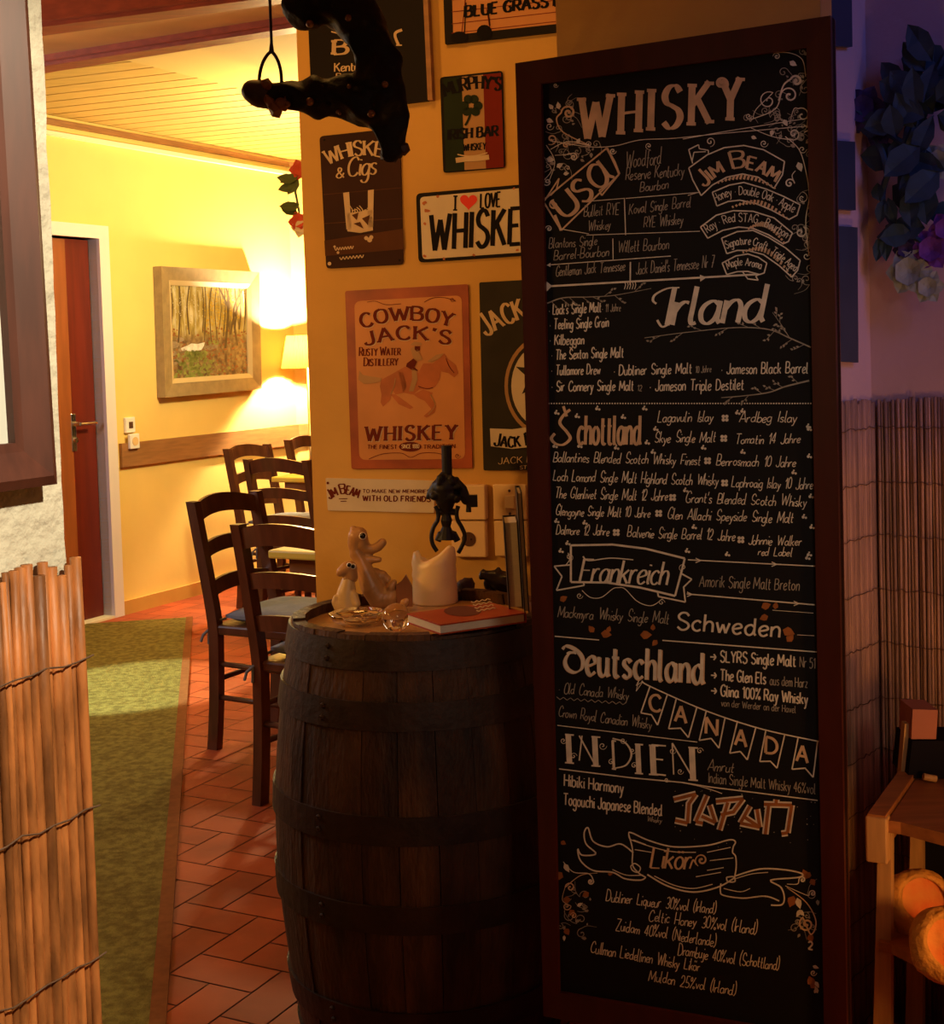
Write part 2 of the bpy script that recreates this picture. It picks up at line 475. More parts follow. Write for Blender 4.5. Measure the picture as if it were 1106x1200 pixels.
class Ink:
    def __init__(self, plane, off=0.0012):
        self.pl, self.off, self.v, self.f = plane, off, [], []
        self.marks = []

    def poly(self, pts, off=0.0):
        n = len(self.v)
        self.v += [self.pl.hit(x, y, self.off + off) for x, y in pts]
        # make the face look at the viewer
        self.f.append(tuple(range(n, n + len(pts))))
        return self

    def stroke(self, pts, w, thin=None, ang=0.0, taper=None, smooth=False, closed=False):
        if smooth:
            pts = smooth_pts(list(pts) + ([pts[0]] if closed else []))
        P = [pts[0]]
        for p in pts[1:]:
            if math.hypot(p[0] - P[-1][0], p[1] - P[-1][1]) > 1e-3:
                P.append(p)
        if len(P) < 2:
            return self
        if taper is None:
            for i in range(1, len(P) - 1):
                ax_, ay_ = P[i][0] - P[i - 1][0], P[i][1] - P[i - 1][1]
                bx_, by_ = P[i + 1][0] - P[i][0], P[i + 1][1] - P[i][1]
                if ax_ * bx_ + ay_ * by_ < 0.55 * math.hypot(ax_, ay_) * math.hypot(bx_, by_):
                    self.stroke(P[:i + 1], w, thin, ang)
                    self.stroke(P[i:], w, thin, ang)
                    return self
        thin = w if thin is None else thin
        self.off += 2e-6
        n0 = len(self.v)
        N = len(P)
        for i, p in enumerate(P):
            a = P[max(i - 1, 0)]
            c = P[min(i + 1, N - 1)]
            d1 = (p[0] - a[0], p[1] - a[1])
            d2 = (c[0] - p[0], c[1] - p[1])
            l1, l2 = math.hypot(*d1) or 1, math.hypot(*d2) or 1
            if i == 0:
                d1, l1 = d2, l2
            if i == N - 1:
                d2, l2 = d1, l1
            tx, ty = d1[0] / l1 + d2[0] / l2, d1[1] / l1 + d2[1] / l2
            l = math.hypot(tx, ty)
            if l < 0.25:
                tx, ty, l = d1[0] / l1, d1[1] / l1, 1
                mit = 1
            else:
                mit = min(2.0 / l, 1.5)
            tx, ty = tx / l, ty / l
            ww = thin + (w - thin) * abs(math.sin(math.atan2(ty, tx) - ang))
            if taper is not None:
                t = i / (N - 1)
                ww *= taper[0] + (taper[1] - taper[0]) * t if len(taper) == 2 else (taper[0] + (taper[1] - taper[0]) * t * 2 if t < 0.5 else taper[1] + (taper[2] - taper[1]) * (t - 0.5) * 2)
            ww *= 0.5 * mit
            self.v.append(self.pl.hit(p[0] - ty * ww, p[1] + tx * ww, self.off))
            self.v.append(self.pl.hit(p[0] + ty * ww, p[1] - tx * ww, self.off))
        for i in range(N - 1):
            k = n0 + 2 * i
            self.f.append((k, k + 1, k + 3, k + 2))
        return self

    def dot(self, x, y, r, n=10, sx=1.0, sy=1.0):
        return self.poly([(x + r * sx * math.cos(2 * math.pi * k / n), y + r * sy * math.sin(2 * math.pi * k / n)) for k in range(n)])

    def spiral(self, x, y, r, a0, turns, w, tail=None):
        """curl round (x,y): starts outside at angle a0 (deg), winds inwards; tail = points leading into it"""
        n = int(abs(turns) * 18) + 4
        pts = []
        for i in range(n + 1):
            t = i / n
            rr = r * (1 - 0.85 * t)
            an = math.radians(a0) + turns * 2 * math.pi * t
            pts.append((x + rr * math.cos(an), y + rr * math.sin(an)))
        if tail:
            pts = smooth_pts(list(tail) + [pts[0], pts[2]])[:-6] + pts[1:]
        self.stroke(pts, w, taper=(0.5, 1.0, 1.2))
        self.dot(pts[-1][0], pts[-1][1], w * 0.8)
        return self

    def leaf(self, x, y, L, a, wid=0.4):
        a = math.radians(a)
        c, s = math.cos(a), math.sin(a)
        sh = [(0, 0), (0.3, wid), (0.6, wid * 0.85), (1, 0), (0.6, -wid * 0.85), (0.3, -wid)]
        return self.poly([(x + L * (p * c - q * s), y + L * (p * s + q * c)) for p, q in sh])

    def build(self, name, material, parent):
        """one mesh per written line, one for the remaining strokes"""
        spans = self.marks if len(self.marks) > 1 or (self.marks and len(self.f) > self.marks[0][3] - self.marks[0][2]) else []
        done_f = set()
        last = None
        for v0, v1, f0, f1 in spans:
            last = link(name, self.v[v0:v1], [tuple(i - v0 for i in f) for f in self.f[f0:f1]], material, parent)
            done_f.update(range(f0, f1))
        rest = [f for i, f in enumerate(self.f) if i not in done_f]
        if rest:
            used = sorted({i for f in rest for i in f})
            mp = {i: k for k, i in enumerate(used)}
            last = link(name, [self.v[i] for i in used], [tuple(mp[i] for i in f) for f in rest], material, parent)
        return last



_BOWL = '~4.2,4.8 2.6,6 .8,5 .1,3 .7,.8 2.2,0 3.6,1.2 4.2,3.4'
GL = {
    'A': (6.4, '0,0 3.2,10 6.4,0|1.3,3.6 5.1,3.6'),
    'B': (5.4, '0,0 0,10|~0,10 3.6,9.6 4.6,7.6 3.4,5.6 0,5.3|~0,5.3 4.2,4.9 5.4,2.6 4,.3 0,0'),
    'C': (5.8, '~5.6,8.2 4,10 1.8,9.4 .3,7 .1,4 1.2,1 3,0 4.6,.4 5.8,1.8'),
    'D': (5.6, '0,0 0,10|~0,10 3.4,9.4 5.4,6.8 5.4,3.2 3.4,.6 0,0'),
    'E': (5, '5,10 0,10 0,0 5,0|0,5.2 4,5.2'),
    'F': (5, '5,10 0,10 0,0|0,5.2 4,5.2'),
    'G': (5.8, '~5.6,8.4 4,10 1.8,9.4 .3,7 .1,4 1.2,1 3,0 4.8,.5 5.6,1.8|5.6,1.8 5.6,4.4 3.4,4.4'),
    'H': (5.4, '0,0 0,10|5.4,0 5.4,10|0,5 5.4,5'),
    'I': (0.6, '.3,0 .3,10'),
    'J': (4, '~4,10 4,5 4,2.6 3.4,.6 1.8,0 .4,.8 0,2.4'),
    'K': (5.6, '0,0 0,10|5.2,10 0,4.6|1.7,6.2 5.6,0'),
    'L': (4.8, '0,10 0,0 4.8,0'),
    'M': (7.6, '0,0 .6,10 3.8,2.5 7,10 7.6,0'),
    'N': (5.4, '0,0 0,10 5.4,0 5.4,10'),
    'O': (6, '~3,10 .8,8.6 0,5 .8,1.4 3,0 5.2,1.4 6,5 5.2,8.6 3,10'),
    'P': (5, '0,0 0,10|~0,10 3.8,9.6 5,7.4 3.8,5.1 0,4.7'),
    'Q': (6, '~3,10 .8,8.6 0,5 .8,1.4 3,0 5.2,1.4 6,5 5.2,8.6 3,10|3.6,2.6 6,-.6'),
    'R': (5.4, '0,0 0,10|~0,10 3.8,9.6 5,7.4 3.8,5.1 0,4.7|2.4,4.8 5.4,0'),
    'S': (5.2, '~5,8.4 3.6,10 1.6,9.8 .4,8 1,6.2 2.8,5.2 4.6,4 5.2,2.2 4,.4 2,0 .2,1.6'),
    'T': (6, '0,10 6,10|3,10 3,0'),
    'U': (5.4, '~0,10 0,6.5 .1,3 1,.7 2.8,0 4.6,.7 5.4,3 5.4,6.5 5.4,10'),
    'V': (6, '0,10 3,0 6,10'),
    'W': (8.8, '0,10 2.2,0 4.4,8.5 6.6,0 8.8,10'),
    'X': (5.4, '0,0 5.4,10|0,10 5.4,0'),
    'Y': (5.6, '0,10 2.8,5 5.6,10|2.8,5 2.8,0'),
    'Z': (5.6, '0,10 5.4,10 0,0 5.6,0'),
    'a': (4.8, _BOWL + '|4.2,6 4.2,1.2 5,0'),
    'b': (4.2, '0,10 0,0|~0,3.6 1,5.6 2.6,6 4,4.8 4.2,2.6 3.2,.5 1.6,0 0,1.4'),
    'c': (3.9, '~3.8,5 2.4,6 .8,5 .1,3 .7,.9 2.3,0 3.9,1'),
    'd': (4.8, _BOWL + '|4.2,10 4.2,1.2 5,0'),
    'e': (4, '~.2,2.8 2.2,3.3 3.9,4.2 3.4,5.7 2,6 .6,4.8 .1,3 .7,.8 2.2,0 4,1.2'),
    'f': (3.2, '~3.4,9.2 2.4,10 1.3,9 1.2,6 1.2,3 1.2,-2|0,6 2.9,6'),
    'g': (4.2, _BOWL + '|~4.2,6 4.2,2 4.2,-2 3,-3.8 1.2,-3.6 .2,-2.4'),
    'h': (3.9, '0,10 0,0|~0,3.6 1.2,5.6 2.7,6 3.7,4.6 3.8,2 3.8,0'),
    'i': (0.8, '.4,6 .4,1 1,0|.4,8 .4,8.6'),
    'j': (1.6, '~1,6 1,0 .8,-2.6 -.4,-3.8 -1.6,-3|1,8 1,8.6'),
    'k': (4, '0,10 0,0|3.6,6 0,2.6|1.2,3.6 3.9,0'),
    'l': (1.4, '~.2,10 .2,4 .2,1.4 .7,.1 1.6,.4'),
    'm': (6, '0,6 0,0|~0,3.8 1,5.6 2.2,6 3,4.6 3,2.5 3,0|~3,3.8 4,5.6 5.2,6 6,4.6 6,2.5 6,0'),
    'n': (3.8, '0,6 0,0|~0,3.6 1.2,5.6 2.6,6 3.6,4.6 3.7,2 3.7,0'),
    'o': (4.2, '~2.1,6 .6,5 0,3 .6,1 2.1,0 3.6,1 4.2,3 3.6,5 2.1,6'),
    'p': (4.2, '0,6 0,-4|~0,3.6 1,5.6 2.6,6 4,4.8 4.2,2.6 3.2,.5 1.6,0 0,1.4'),
    'q': (4.4, _BOWL + '|4.2,6 4.2,-4'),
    'r': (3, '0,6 0,0|~0,3.4 .9,5.2 2,6 3,5.7'),
    's': (3.5, '~3.4,5.2 2.2,6 .8,5.6 .5,4.3 1.8,3.2 3.2,2.2 3.2,.8 1.9,0 .2,.8'),
    't': (3.2, '~1.2,9 1.2,4 1.3,1 2.2,0 3.2,.6|0,6.2 3,6.2'),
    'u': (4.2, '~0,6 0,3 .4,.8 1.8,0 3.2,.9 3.7,3|3.7,6 3.7,1 4.4,0'),
    'v': (3.8, '0,6 1.9,0 3.8,6'),
    'w': (5.8, '0,6 1.5,0 2.9,5 4.3,0 5.8,6'),
    'x': (3.8, '0,6 3.8,0|0,0 3.8,6'),
    'y': (3.9, '0,6 2,.4|3.9,6 1.4,-3.4 0,-3.8'),
    'z': (3.8, '0,6 3.6,6 0,0 3.8,0'),
    '0': (4.6, '~2.3,10 .5,8.4 0,5 .5,1.6 2.3,0 4.1,1.6 4.6,5 4.1,8.4 2.3,10'),
    '1': (2.4, '0,7.6 2,10 2,0'),
    '2': (4.6, '~.2,8 1.2,9.8 3,9.8 4.2,8 3.6,5.6 1.8,2.6 0,0|0,0 4.8,0'),
    '3': (4.4, '~.2,9 2,10 3.8,9 3.8,6.6 1.8,5.3 4,4.4 4.4,2 3,.2 1.4,0 0,1.2'),
    '4': (4.8, '3.4,0 3.4,10 0,3.2 4.8,3.2'),
    '5': (4.4, '4.2,10 .8,10 .4,5.6|~.4,5.6 2.4,6.2 4.2,4.6 4.3,2 2.8,.2 1.2,0 0,1'),
    '6': (4.4, '~3.8,9.6 1.8,8 .4,5 .1,2.4 1.4,.2 3.2,.3 4.3,2.4 3.6,4.8 1.8,5.2 .3,3.4'),
    '7': (4.6, '0,10 4.6,10 1.4,0|1,5 4,5'),
    '8': (4.4, '~2.2,5.3 .5,7 .8,9.2 2.2,10 3.6,9.2 3.9,7 2.2,5.3 .2,3.4 .2,1.2 2.2,0 4.2,1.2 4.2,3.4 2.2,5.3'),
    '9': (4.4, '~4.2,6.8 3,5 1,5.2 .1,7.4 1,9.6 2.8,10 4.2,8.4 4.2,5 3.4,1.8 1.6,0'),
    '%': (6, '.4,0 5.6,10|~1.2,10 .2,8.6 1.2,7.2 2.2,8.6 1.2,10|~4.8,2.8 3.8,1.4 4.8,0 5.8,1.4 4.8,2.8'),
    '(': (2, '~2,11.4 .4,8.6 0,5 .4,1.4 2,-1.4'),
    ')': (2, '~0,11.4 1.6,8.6 2,5 1.6,1.4 0,-1.4'),
    '.': (0.6, '.1,0 .5,.5'),
    "'": (0.8, '.5,10 .2,7.6'),
    '-': (3.4, '.3,4 3,4'),
    '*': (1.0, '.1,4 .9,4'),
    '&': (5.6, '~5.4,4.6 4,1.4 2,0 .2,1.6 .8,4 3,6.2 3.6,8.4 2.4,10 1.2,8.6 1.8,6 3.6,3 5.6,0'),
    '>': (7, '0,4 6.4,4|4.2,6.6 7,4 4.2,1.4'),
    ' ': (3.4, ''),
}
UML = {'ö': 'o', 'ä': 'a', 'ü': 'u'}


def glyph(ch):
    base = UML.get(ch, ch)
    w, s = GL[base]
    st = []
    for part in s.split('|'):
        if not part:
            continue
        sm = part.startswith('~')
        pts = [tuple(float(q) for q in p.split(',')) for p in part.lstrip('~').split()]
        st.append((sm, pts))
    if ch in UML:
        st += [(False, [(1, 7.8), (1, 8.8)]), (False, [(3, 7.8), (3, 8.8)])]
    return w, st


def write(ink, text, x0, y0, x1, y1, h, w=1.0, thin=None, slant=0.0, gap=1.7, up=None, serif=0.0, jit=0.0, path=None, scale_fn=None, ang=0.0, caps_small=None, xh=None, ws=3.8):
    """text along the line (x0,y0)-(x1,y1) or a pixel path, cap height h pixels, pen width w pixels"""
    x, items = 0.0, []
    v_0, f_0 = len(ink.v), len(ink.f)
    for i, ch in enumerate(text):
        gw, st = glyph(ch)
        k = 1.0
        if caps_small is not None and not (i == 0 or text[i - 1] == ' ') and ch.isalpha():
            k = caps_small
        items.append((x, k, st))
        x += (gw * k + gap) if ch != ' ' else ws
    W = max(x - gap, 1.0)
    if path:
        pp = smooth_pts(path, 8)
        L = [0]
        for a, b in zip(pp, pp[1:]):
            L.append(L[-1] + math.hypot(b[0] - a[0], b[1] - a[1]))

    def base(t):
        if not path:
            return (x0 + (x1 - x0) * t, y0 + (y1 - y0) * t), up or (0.028, -1.0)
        s = max(0, min(t, 1)) * L[-1]
        j = 1
        while j < len(L) - 1 and L[j] < s:
            j += 1
        a, b = pp[j - 1], pp[j]
        q = (s - L[j - 1]) / (L[j] - L[j - 1])
        dx, dy = (b[0] - a[0]) / (L[j] - L[j - 1]), (b[1] - a[1]) / (L[j] - L[j - 1])
        return (a[0] + (b[0] - a[0]) * q, a[1] + (b[1] - a[1]) * q), (dy, -dx)

    for gx, k, st in items:
        jx, jy, js = (random.uniform(-1, 1) * jit for _ in range(3))
        for sm, pts in st:
            if sm:
                pts = smooth_pts(pts, 5)
            out = []
            if xh:
                pts = [(p, (q * xh / 6 if q <= 6 else xh + (q - 6) * (10 - xh) / 4)) for p, q in pts]
            for (a, b) in pts:
                xx = gx + a * k + slant * b * k + jx * 0.5
                (bx, by), u = base(xx / W)
                hh = h * (scale_fn(xx / W) if scale_fn else 1.0)
                v = (b * k + jy * 0.6) / 10 * hh * (1 + js * 0.08)
                out.append((bx + u[0] * v, by + u[1] * v))
            ink.stroke(out, w, thin, ang)
            if serif and not sm:
                for e, o in ((0, 1), (-1, -2)):
                    p, q = out[e], out[o]
                    if abs(p[1] - q[1]) > abs(p[0] - q[0]) * 0.8 and pts[e][1] in (0.0, 10.0):
                        t0 = base((gx + pts[e][0] * k) / W)[1]
                        dx, dy = -t0[1], t0[0]
                        l = math.hypot(dx, dy)
                        sgn = 1 if pts[e][1] == 10.0 else -1
                        cx_, cy_ = p[0] - t0[0] * sgn * serif * 0.18, p[1] - t0[1] * sgn * serif * 0.18
                        ink.stroke([(cx_ - dx / l * serif / 2, cy_ - dy / l * serif / 2), (cx_ + dx / l * serif / 2, cy_ + dy / l * serif / 2)], max(serif * 0.36, 0.8))
    ink.marks.append((v_0, len(ink.v), f_0, len(ink.f)))
    return ink

# ------------------------------------------------------------------ the setting
H_CEIL = 2.66
Z = Vector((0, 0, 1))
P_yellow = vplane(at_z(146, 720, 0), (842.0, F))
P_left = vplane(at_y(80, 660, 1.47), (842.0, F))
P_sign = vplane(at_y(362, 450, 3.27), (-5143.0, F))
P_board = vplane(at_y(640, 600, 2.35), (-3278.0, F))
CORNER = at_y(1023, 600, 2.75)
P_right = vplane(CORNER, (1853.0, -F))
P_corner = vplane(CORNER, (1417.0, F))


def slab(mb, pl, a, b, z0, z1, thick, front=0.0):
    """wall piece along plane pl between two points, its face on the plane (+front), thick going back"""
    a, b = Vector((a[0], a[1], 0)), Vector((b[0], b[1], 0))
    f, k = pl.n * front, pl.n * (front - thick)
    return mb.hexa([a + f + Z * z0, b + f + Z * z0, b + k + Z * z0, a + k + Z * z0],
                   [a + f + Z * z1, b + f + Z * z1, b + k + Z * z1, a + k + Z * z1])


def along(pl, p, d):
    return Vector((p[0], p[1], 0)) + pl.u * d


# floor: herringbone terracotta tiles over dark grout, one mesh
def build_floor():
    vs, fs = [], []
    W, g = 0.115, 0.0022
    ang = math.radians(-27)
    ca, sa = math.cos(ang), math.sin(ang)

    def quad(x0, y0, x1, y1):
        n = len(vs)
        for x, y in ((x0 + g, y0 + g), (x1 - g, y0 + g), (x1 - g, y1 - g), (x0 + g, y1 - g)):
            vs.append((x * ca - y * sa, x * sa + y * ca + 4.0, 0))
        fs.append((n, n + 1, n + 2, n + 3))

    def near(x, y):
        px, py = (x * ca - y * sa) * W, (x * sa + y * ca) * W + 4.0
        return -3.6 < px < 2.6 and -1.2 < py < 11.2
    S = W
    for i in range(-90, 91):
        for j in range(-50, 51):
            ox, oy = i + 2 * j, i - 2 * j
            if not near(ox, oy):
                continue
            quad(ox * S, oy * S, (ox + 2) * S, (oy + 1) * S)
            quad(ox * S, (oy + 1) * S, (ox + 1) * S, (oy + 3) * S)
    o = struct(link('floor', vs, fs, 'tile', local=True))
    struct(link('floor', [(-3.8, -1.4, -0.004), (2.7, -1.4, -0.004), (2.7, 11.4, -0.004), (-3.8, 11.4, -0.004),
                          (-3.8, -1.4, -0.1), (2.7, -1.4, -0.1), (2.7, 11.4, -0.1), (-3.8, 11.4, -0.1)],
                [(0, 1, 2, 3), (7, 6, 5, 4), (0, 4, 5, 1), (1, 5, 6, 2), (2, 6, 7, 3), (3, 7, 4, 0)], 'grout', local=True))


build_floor()

# far yellow wall with the door opening
c_end = P_yellow.hit(344, 400)
d_r = P_yellow.hit(122, 500)          # right edge of the door opening
d_l = along(P_yellow, d_r, -0.82)
w_l = along(P_yellow, d_r, -3.6)
Z_DOOR = P_yellow.hit(90, 278).z
mb = MB()
slab(mb, P_yellow, d_r, c_end, 0, H_CEIL, 0.12)
slab(mb, P_yellow, d_l, d_r, Z_DOOR, H_CEIL, 0.12)
slab(mb, P_yellow, w_l, d_l, 0, H_CEIL, 0.12)
struct(mb.build('wall_far', 'yellow'))
P_end = vplane(c_end, (0.83, 0.56))
e2 = along(P_end, c_end, 1.7)
struct(slab(MB(), P_end, c_end, e2, 0, H_CEIL, 0.12).build('wall_end', 'yellow'))
bb = MB()
fr_r = along(P_yellow, d_r, 0.075)
slab(bb, P_yellow, fr_r, c_end, 0, 0.075, 0.018, 0.018)
slab(bb, P_end, c_end, e2, 0, 0.075, 0.018, 0.018)
struct(bb.build('baseboard_far', 'skirting'))
# crown moulding and the dark strip under the boards
cr = MB()
for z0, dz, fr in ((P_yellow.hit(200, 183).z, 0.022, 0.03),):
    slab(cr, P_yellow, w_l, c_end, z0, z0 + dz, fr, fr)
    slab(cr, P_end, c_end, e2, z0, z0 + dz, fr, fr)
struct(cr.build('trim_1', 'cream'))
cs = MB()
slab(cs, P_yellow, w_l, c_end, H_CEIL - 0.05, H_CEIL - 0.02, 0.02, 0.02)
slab(cs, P_end, c_end, e2, H_CEIL - 0.05, H_CEIL - 0.02, 0.02, 0.02)
struct(cs.build('trim_2', 'railw'))
# chair rail
r0, r1 = P_yellow.hit(139, 520), P_yellow.hit(139, 548)
cr = MB()
slab(cr, P_yellow, r0, c_end, r1.z, r0.z, 0.022, 0.022)
slab(cr, P_end, c_end, e2, r1.z, r0.z, 0.022, 0.022)
struct(cr.build('trim_3', 'railw'))
# door frame, leaf, handle
fr = MB()
slab(fr, P_yellow, d_r, fr_r, 0, Z_DOOR + 0.07, 0.16, 0.022)
slab(fr, P_yellow, along(P_yellow, d_l, -0.07), d_l, 0, Z_DOOR + 0.07, 0.16, 0.022)
slab(fr, P_yellow, d_l, d_r, Z_DOOR, Z_DOOR + 0.07, 0.16, 0.022)
struct(fr.build('trim_4', 'doorframe'))
dl = MB()
slab(dl, P_yellow, along(P_yellow, d_l, 0.006), along(P_yellow, d_r, -0.006), 0.012, Z_DOOR - 0.006, 0.04, -0.055)
door = struct(dl.build('door_1', 'doorred'))
st = MB()
q = P_yellow.hit(92, 500)
slab(st, P_yellow, along(P_yellow, d_l, 0.01), q, 0.014, Z_DOOR - 0.01, 0.014, -0.041)
st.build('panel', 'dooredge', door)
hp = P_yellow.hit(86, 497, -0.04)
hd = MB()
hd.box(hp - Z * 0.045, (0.035, 0.008, 0.2), (P_yellow.u, P_yellow.n, Z), 0.003)
hd.tube([hp, hp + P_yellow.n * 0.05], 0.011)
hd.tube([hp + P_yellow.n * 0.05, hp + P_yellow.n * 0.055 + P_yellow.u * 0.05, hp + P_yellow.n * 0.05 + P_yellow.u * 0.12], 0.009)
hd.tube([hp - Z * 0.085, hp - Z * 0.085 + P_yellow.n * 0.02], 0.014)
hd.build('handle', 'chrome', door, smooth=False)
th = MB()
slab(th, P_yellow, d_l, d_r, 0.0, 0.012, 0.14, 0.02)
struct(th.build('trim_5', 'cream'))

# left plaster wall
l_end = P_left.hit(81, 640)
l_far = along(P_left, l_end, -1.1)


def plaster_wall():
    vs, fs = [], []
    rnd = random.Random(3)
    nz = 90
    vs0 = []
    for i in range(nz + 1):
        z = H_CEIL * i / nz
        w = rnd.uniform(-0.0022, 0.0012)
        a, b = l_far, along(P_left, l_end, w)
        k = -P_left.n * 0.14
        vs += [a + Z * z, b - P_left.u * 0.006 + Z * z, b - P_left.n * 0.008 + Z * z, b + k + Z * z, a + k + Z * z]
    for i in range(nz):
        for j in range(4):
            fs.append((i * 5 + j, i * 5 + j + 1, i * 5 + j + 6, i * 5 + j + 5))
    return vs, fs


struct(link('wall_left', *plaster_wall(), 'plaster'))

# wall with the tin signs
s_l = P_sign.hit(362, 450)
# partition that carries the blackboard
b_l, b_r = P_board.hit(645, 40, 0), P_board.hit(957, 20, 0)
struct(slab(MB(), P_board, b_l, b_r, 0, H_CEIL, 0.085, -0.026).build('wall_front', 'signwall'))
# angled wall and right wall
MEET = along(P_corner, CORNER, -0.42)
s_r = along(P_sign, s_l, 0.95)
struct(slab(MB(), P_sign, s_l, s_r, 0, H_CEIL, 0.15).build('wall_center', 'signwall'))
struct(slab(MB(), P_corner, MEET, CORNER, 0, H_CEIL, 0.1).build('wall_corner', 'purplewall'))
struct(slab(MB(), P_right, CORNER, along(P_right, CORNER, 1.3), 0, H_CEIL, 0.1).build('wall_right', 'purplewall'))

# ceiling: boards, plain plaster panels, near ceiling, boxed beam
ZB = 2.43
bn = [at_z(60, 25, ZB), at_z(345, -12, ZB)]
bf = [at_z(60, 80, ZB), at_z(345, 34, ZB)]


def extend(p, q, x):
    t = (x - p.x) / (q.x - p.x)
    return p.lerp(q, t)


XL, XR = -3.0, 1.4
bN = [extend(*bn, XL), extend(*bn, XR)]
bF = [extend(*bf, XL), extend(*bf, XR)]
# boards run along the beam's far side direction
c1, c2 = at_z(60, 93, H_CEIL), at_z(178, 79, H_CEIL)
bd = (c2 - c1).normalized()
bperp = Vector((-bd.y, bd.x, 0))
if bperp.y < 0:
    bperp = -bperp
mbb = MB()
bw = (at_z(60, 147, H_CEIL) - at_z(60, 82, H_CEIL)).dot(bperp) / 8.0
for k in range(-6, 44):
    o0 = c1 + bperp * (k * bw + 0.007)
    o1 = c1 + bperp * ((k + 1) * bw - 0.007)
    a = [o0 - bd * 2.6, o0 + bd * 3.6, o1 + bd * 3.6, o1 - bd * 2.6]
    mbb.hexa(a, [p + Z * 0.012 for p in a])
struct(mbb.build('ceiling', 'ceil'))
struct(MB().box((-0.6, 5.0, H_CEIL + 0.06), (6.6, 12.6, 0.08)).build('ceiling', 'ceilgap'))
d1, d2 = at_z(145, 70, H_CEIL - 0.012), at_z(262, 99, H_CEIL - 0.012)
dd = (d2 - d1).normalized()
pp = [d1 - dd * 1.2, d1 + dd * 4.5, d1 + dd * 4.5 + Vector((1.6, -0.9, 0)), Vector((1.4, 3.6, d1.z)), Vector((-1.5, 4.4, d1.z))]
struct(MB().prism(pp, Z * 0.008).build('ceiling', 'ceilplain'))
e1, e2_ = at_z(250, 63, H_CEIL - 0.03), at_z(345, 92, H_CEIL - 0.03)
ed = (e2_ - e1).normalized()
pp = [e1 - ed * 1.0, e1 + ed * 3.5, e1 + ed * 3.5 + Vector((1.3, -0.8, 0)), Vector((1.4, 3.7, e1.z)), Vector((-1.0, 4.4, e1.z))]
struct(MB().prism(pp, Z * 0.02).build('ceiling', 'ceilplain'))
nn = [Vector((XL, -1.4, H_CEIL - 0.05)), Vector((2.2, -1.4, H_CEIL - 0.05)), Vector((2.2, 4.9, H_CEIL - 0.05)), Vector((1.5, 4.4, H_CEIL - 0.05)), Vector((bN[1].x, bN[1].y + 0.1, H_CEIL - 0.05)), Vector((bN[0].x, bN[0].y + 0.1, H_CEIL - 0.05))]
struct(MB().prism(nn, Z * 0.04).build('ceiling', 'beamface'))
bm_ = MB()
wN = (bF[0] - bN[0]) * 0.0
iN = [bN[0].lerp(bF[0], 0.0), bN[1].lerp(bF[1], 0.0)]
bm_.hexa([bN[0] + Z * 0.02, bN[1] + Z * 0.02, bF[1] + Z * 0.02, bF[0] + Z * 0.02], [v + Z * 0.22 for v in (bN[0], bN[1], bF[1], bF[0])])
beam = struct(bm_.build('trim_6', 'beamface'))
for nm, (t0, t1) in (('trim_7', (-0.04, 0.24)), ('trim_8', (0.80, 1.06))):
    q4 = [bN[0].lerp(bF[0], t0), bN[1].lerp(bF[1], t0), bN[1].lerp(bF[1], t1), bN[0].lerp(bF[0], t1)]
    tr = MB()
    tr.hexa(q4, [v + Z * 0.20 for v in q4])
    ins = [q4[0].lerp(q4[3], 0.18), q4[1].lerp(q4[2], 0.18), q4[1].lerp(q4[2], 0.82), q4[0].lerp(q4[3], 0.82)]
    tr.hexa([v - Z * 0.012 for v in ins], [v + Z * 0.01 for v in ins])
    struct(tr.build(nm, 'beamred'))


# ------------------------------------------------------------------ reed mats
def reed_mat(pl, a, length, z1, r, label, material, wires, seed, group='reed mats on the walls', z0=0.02, jag=0.012):
    rnd = random.Random(seed)
    mbr = MB()
    x = r
    while x < length:
        rr = r * rnd.uniform(0.55, 1.3)
        p = along(pl, a, x) + pl.n * (rr + 0.004 + rnd.uniform(0, r * 0.7))
        top = z1 + rnd.uniform(-jag, jag)
        pts, rs = [], []
        n = 9
        ph = rnd.uniform(0, 1)
        for i in range(n):
            t = i / (n - 1)
            pts.append(p + pl.u * rnd.uniform(-1, 1) * r * 0.3 + Z * (z0 + (top - z0) * t))
            rs.append(rr * (1.12 if (i + int(ph * 3)) % 3 == 0 else 1.0))
        mbr.tube(pts, rs, 7)
        x += rr * 2 * rnd.uniform(0.82, 1.04)
    o = mbr.build('reed_mat', material, smooth=True)
    tag(o, label, 'reed mat', group)
    for zz in wires:
        wpts = []
        n = int(length / (r * 4)) + 2
        for i in range(n + 1):
            wpts.append(along(pl, a, length * i / n) + pl.n * (r * 3.1 + 0.004 + (0.0012 if i % 2 else -0.0004)) + Z * (zz + rnd.uniform(-0.003, 0.003)))
        MB().tube(wpts, 0.0007 + r * 0.06, 5).build('wire', 'wire', o)
    return o


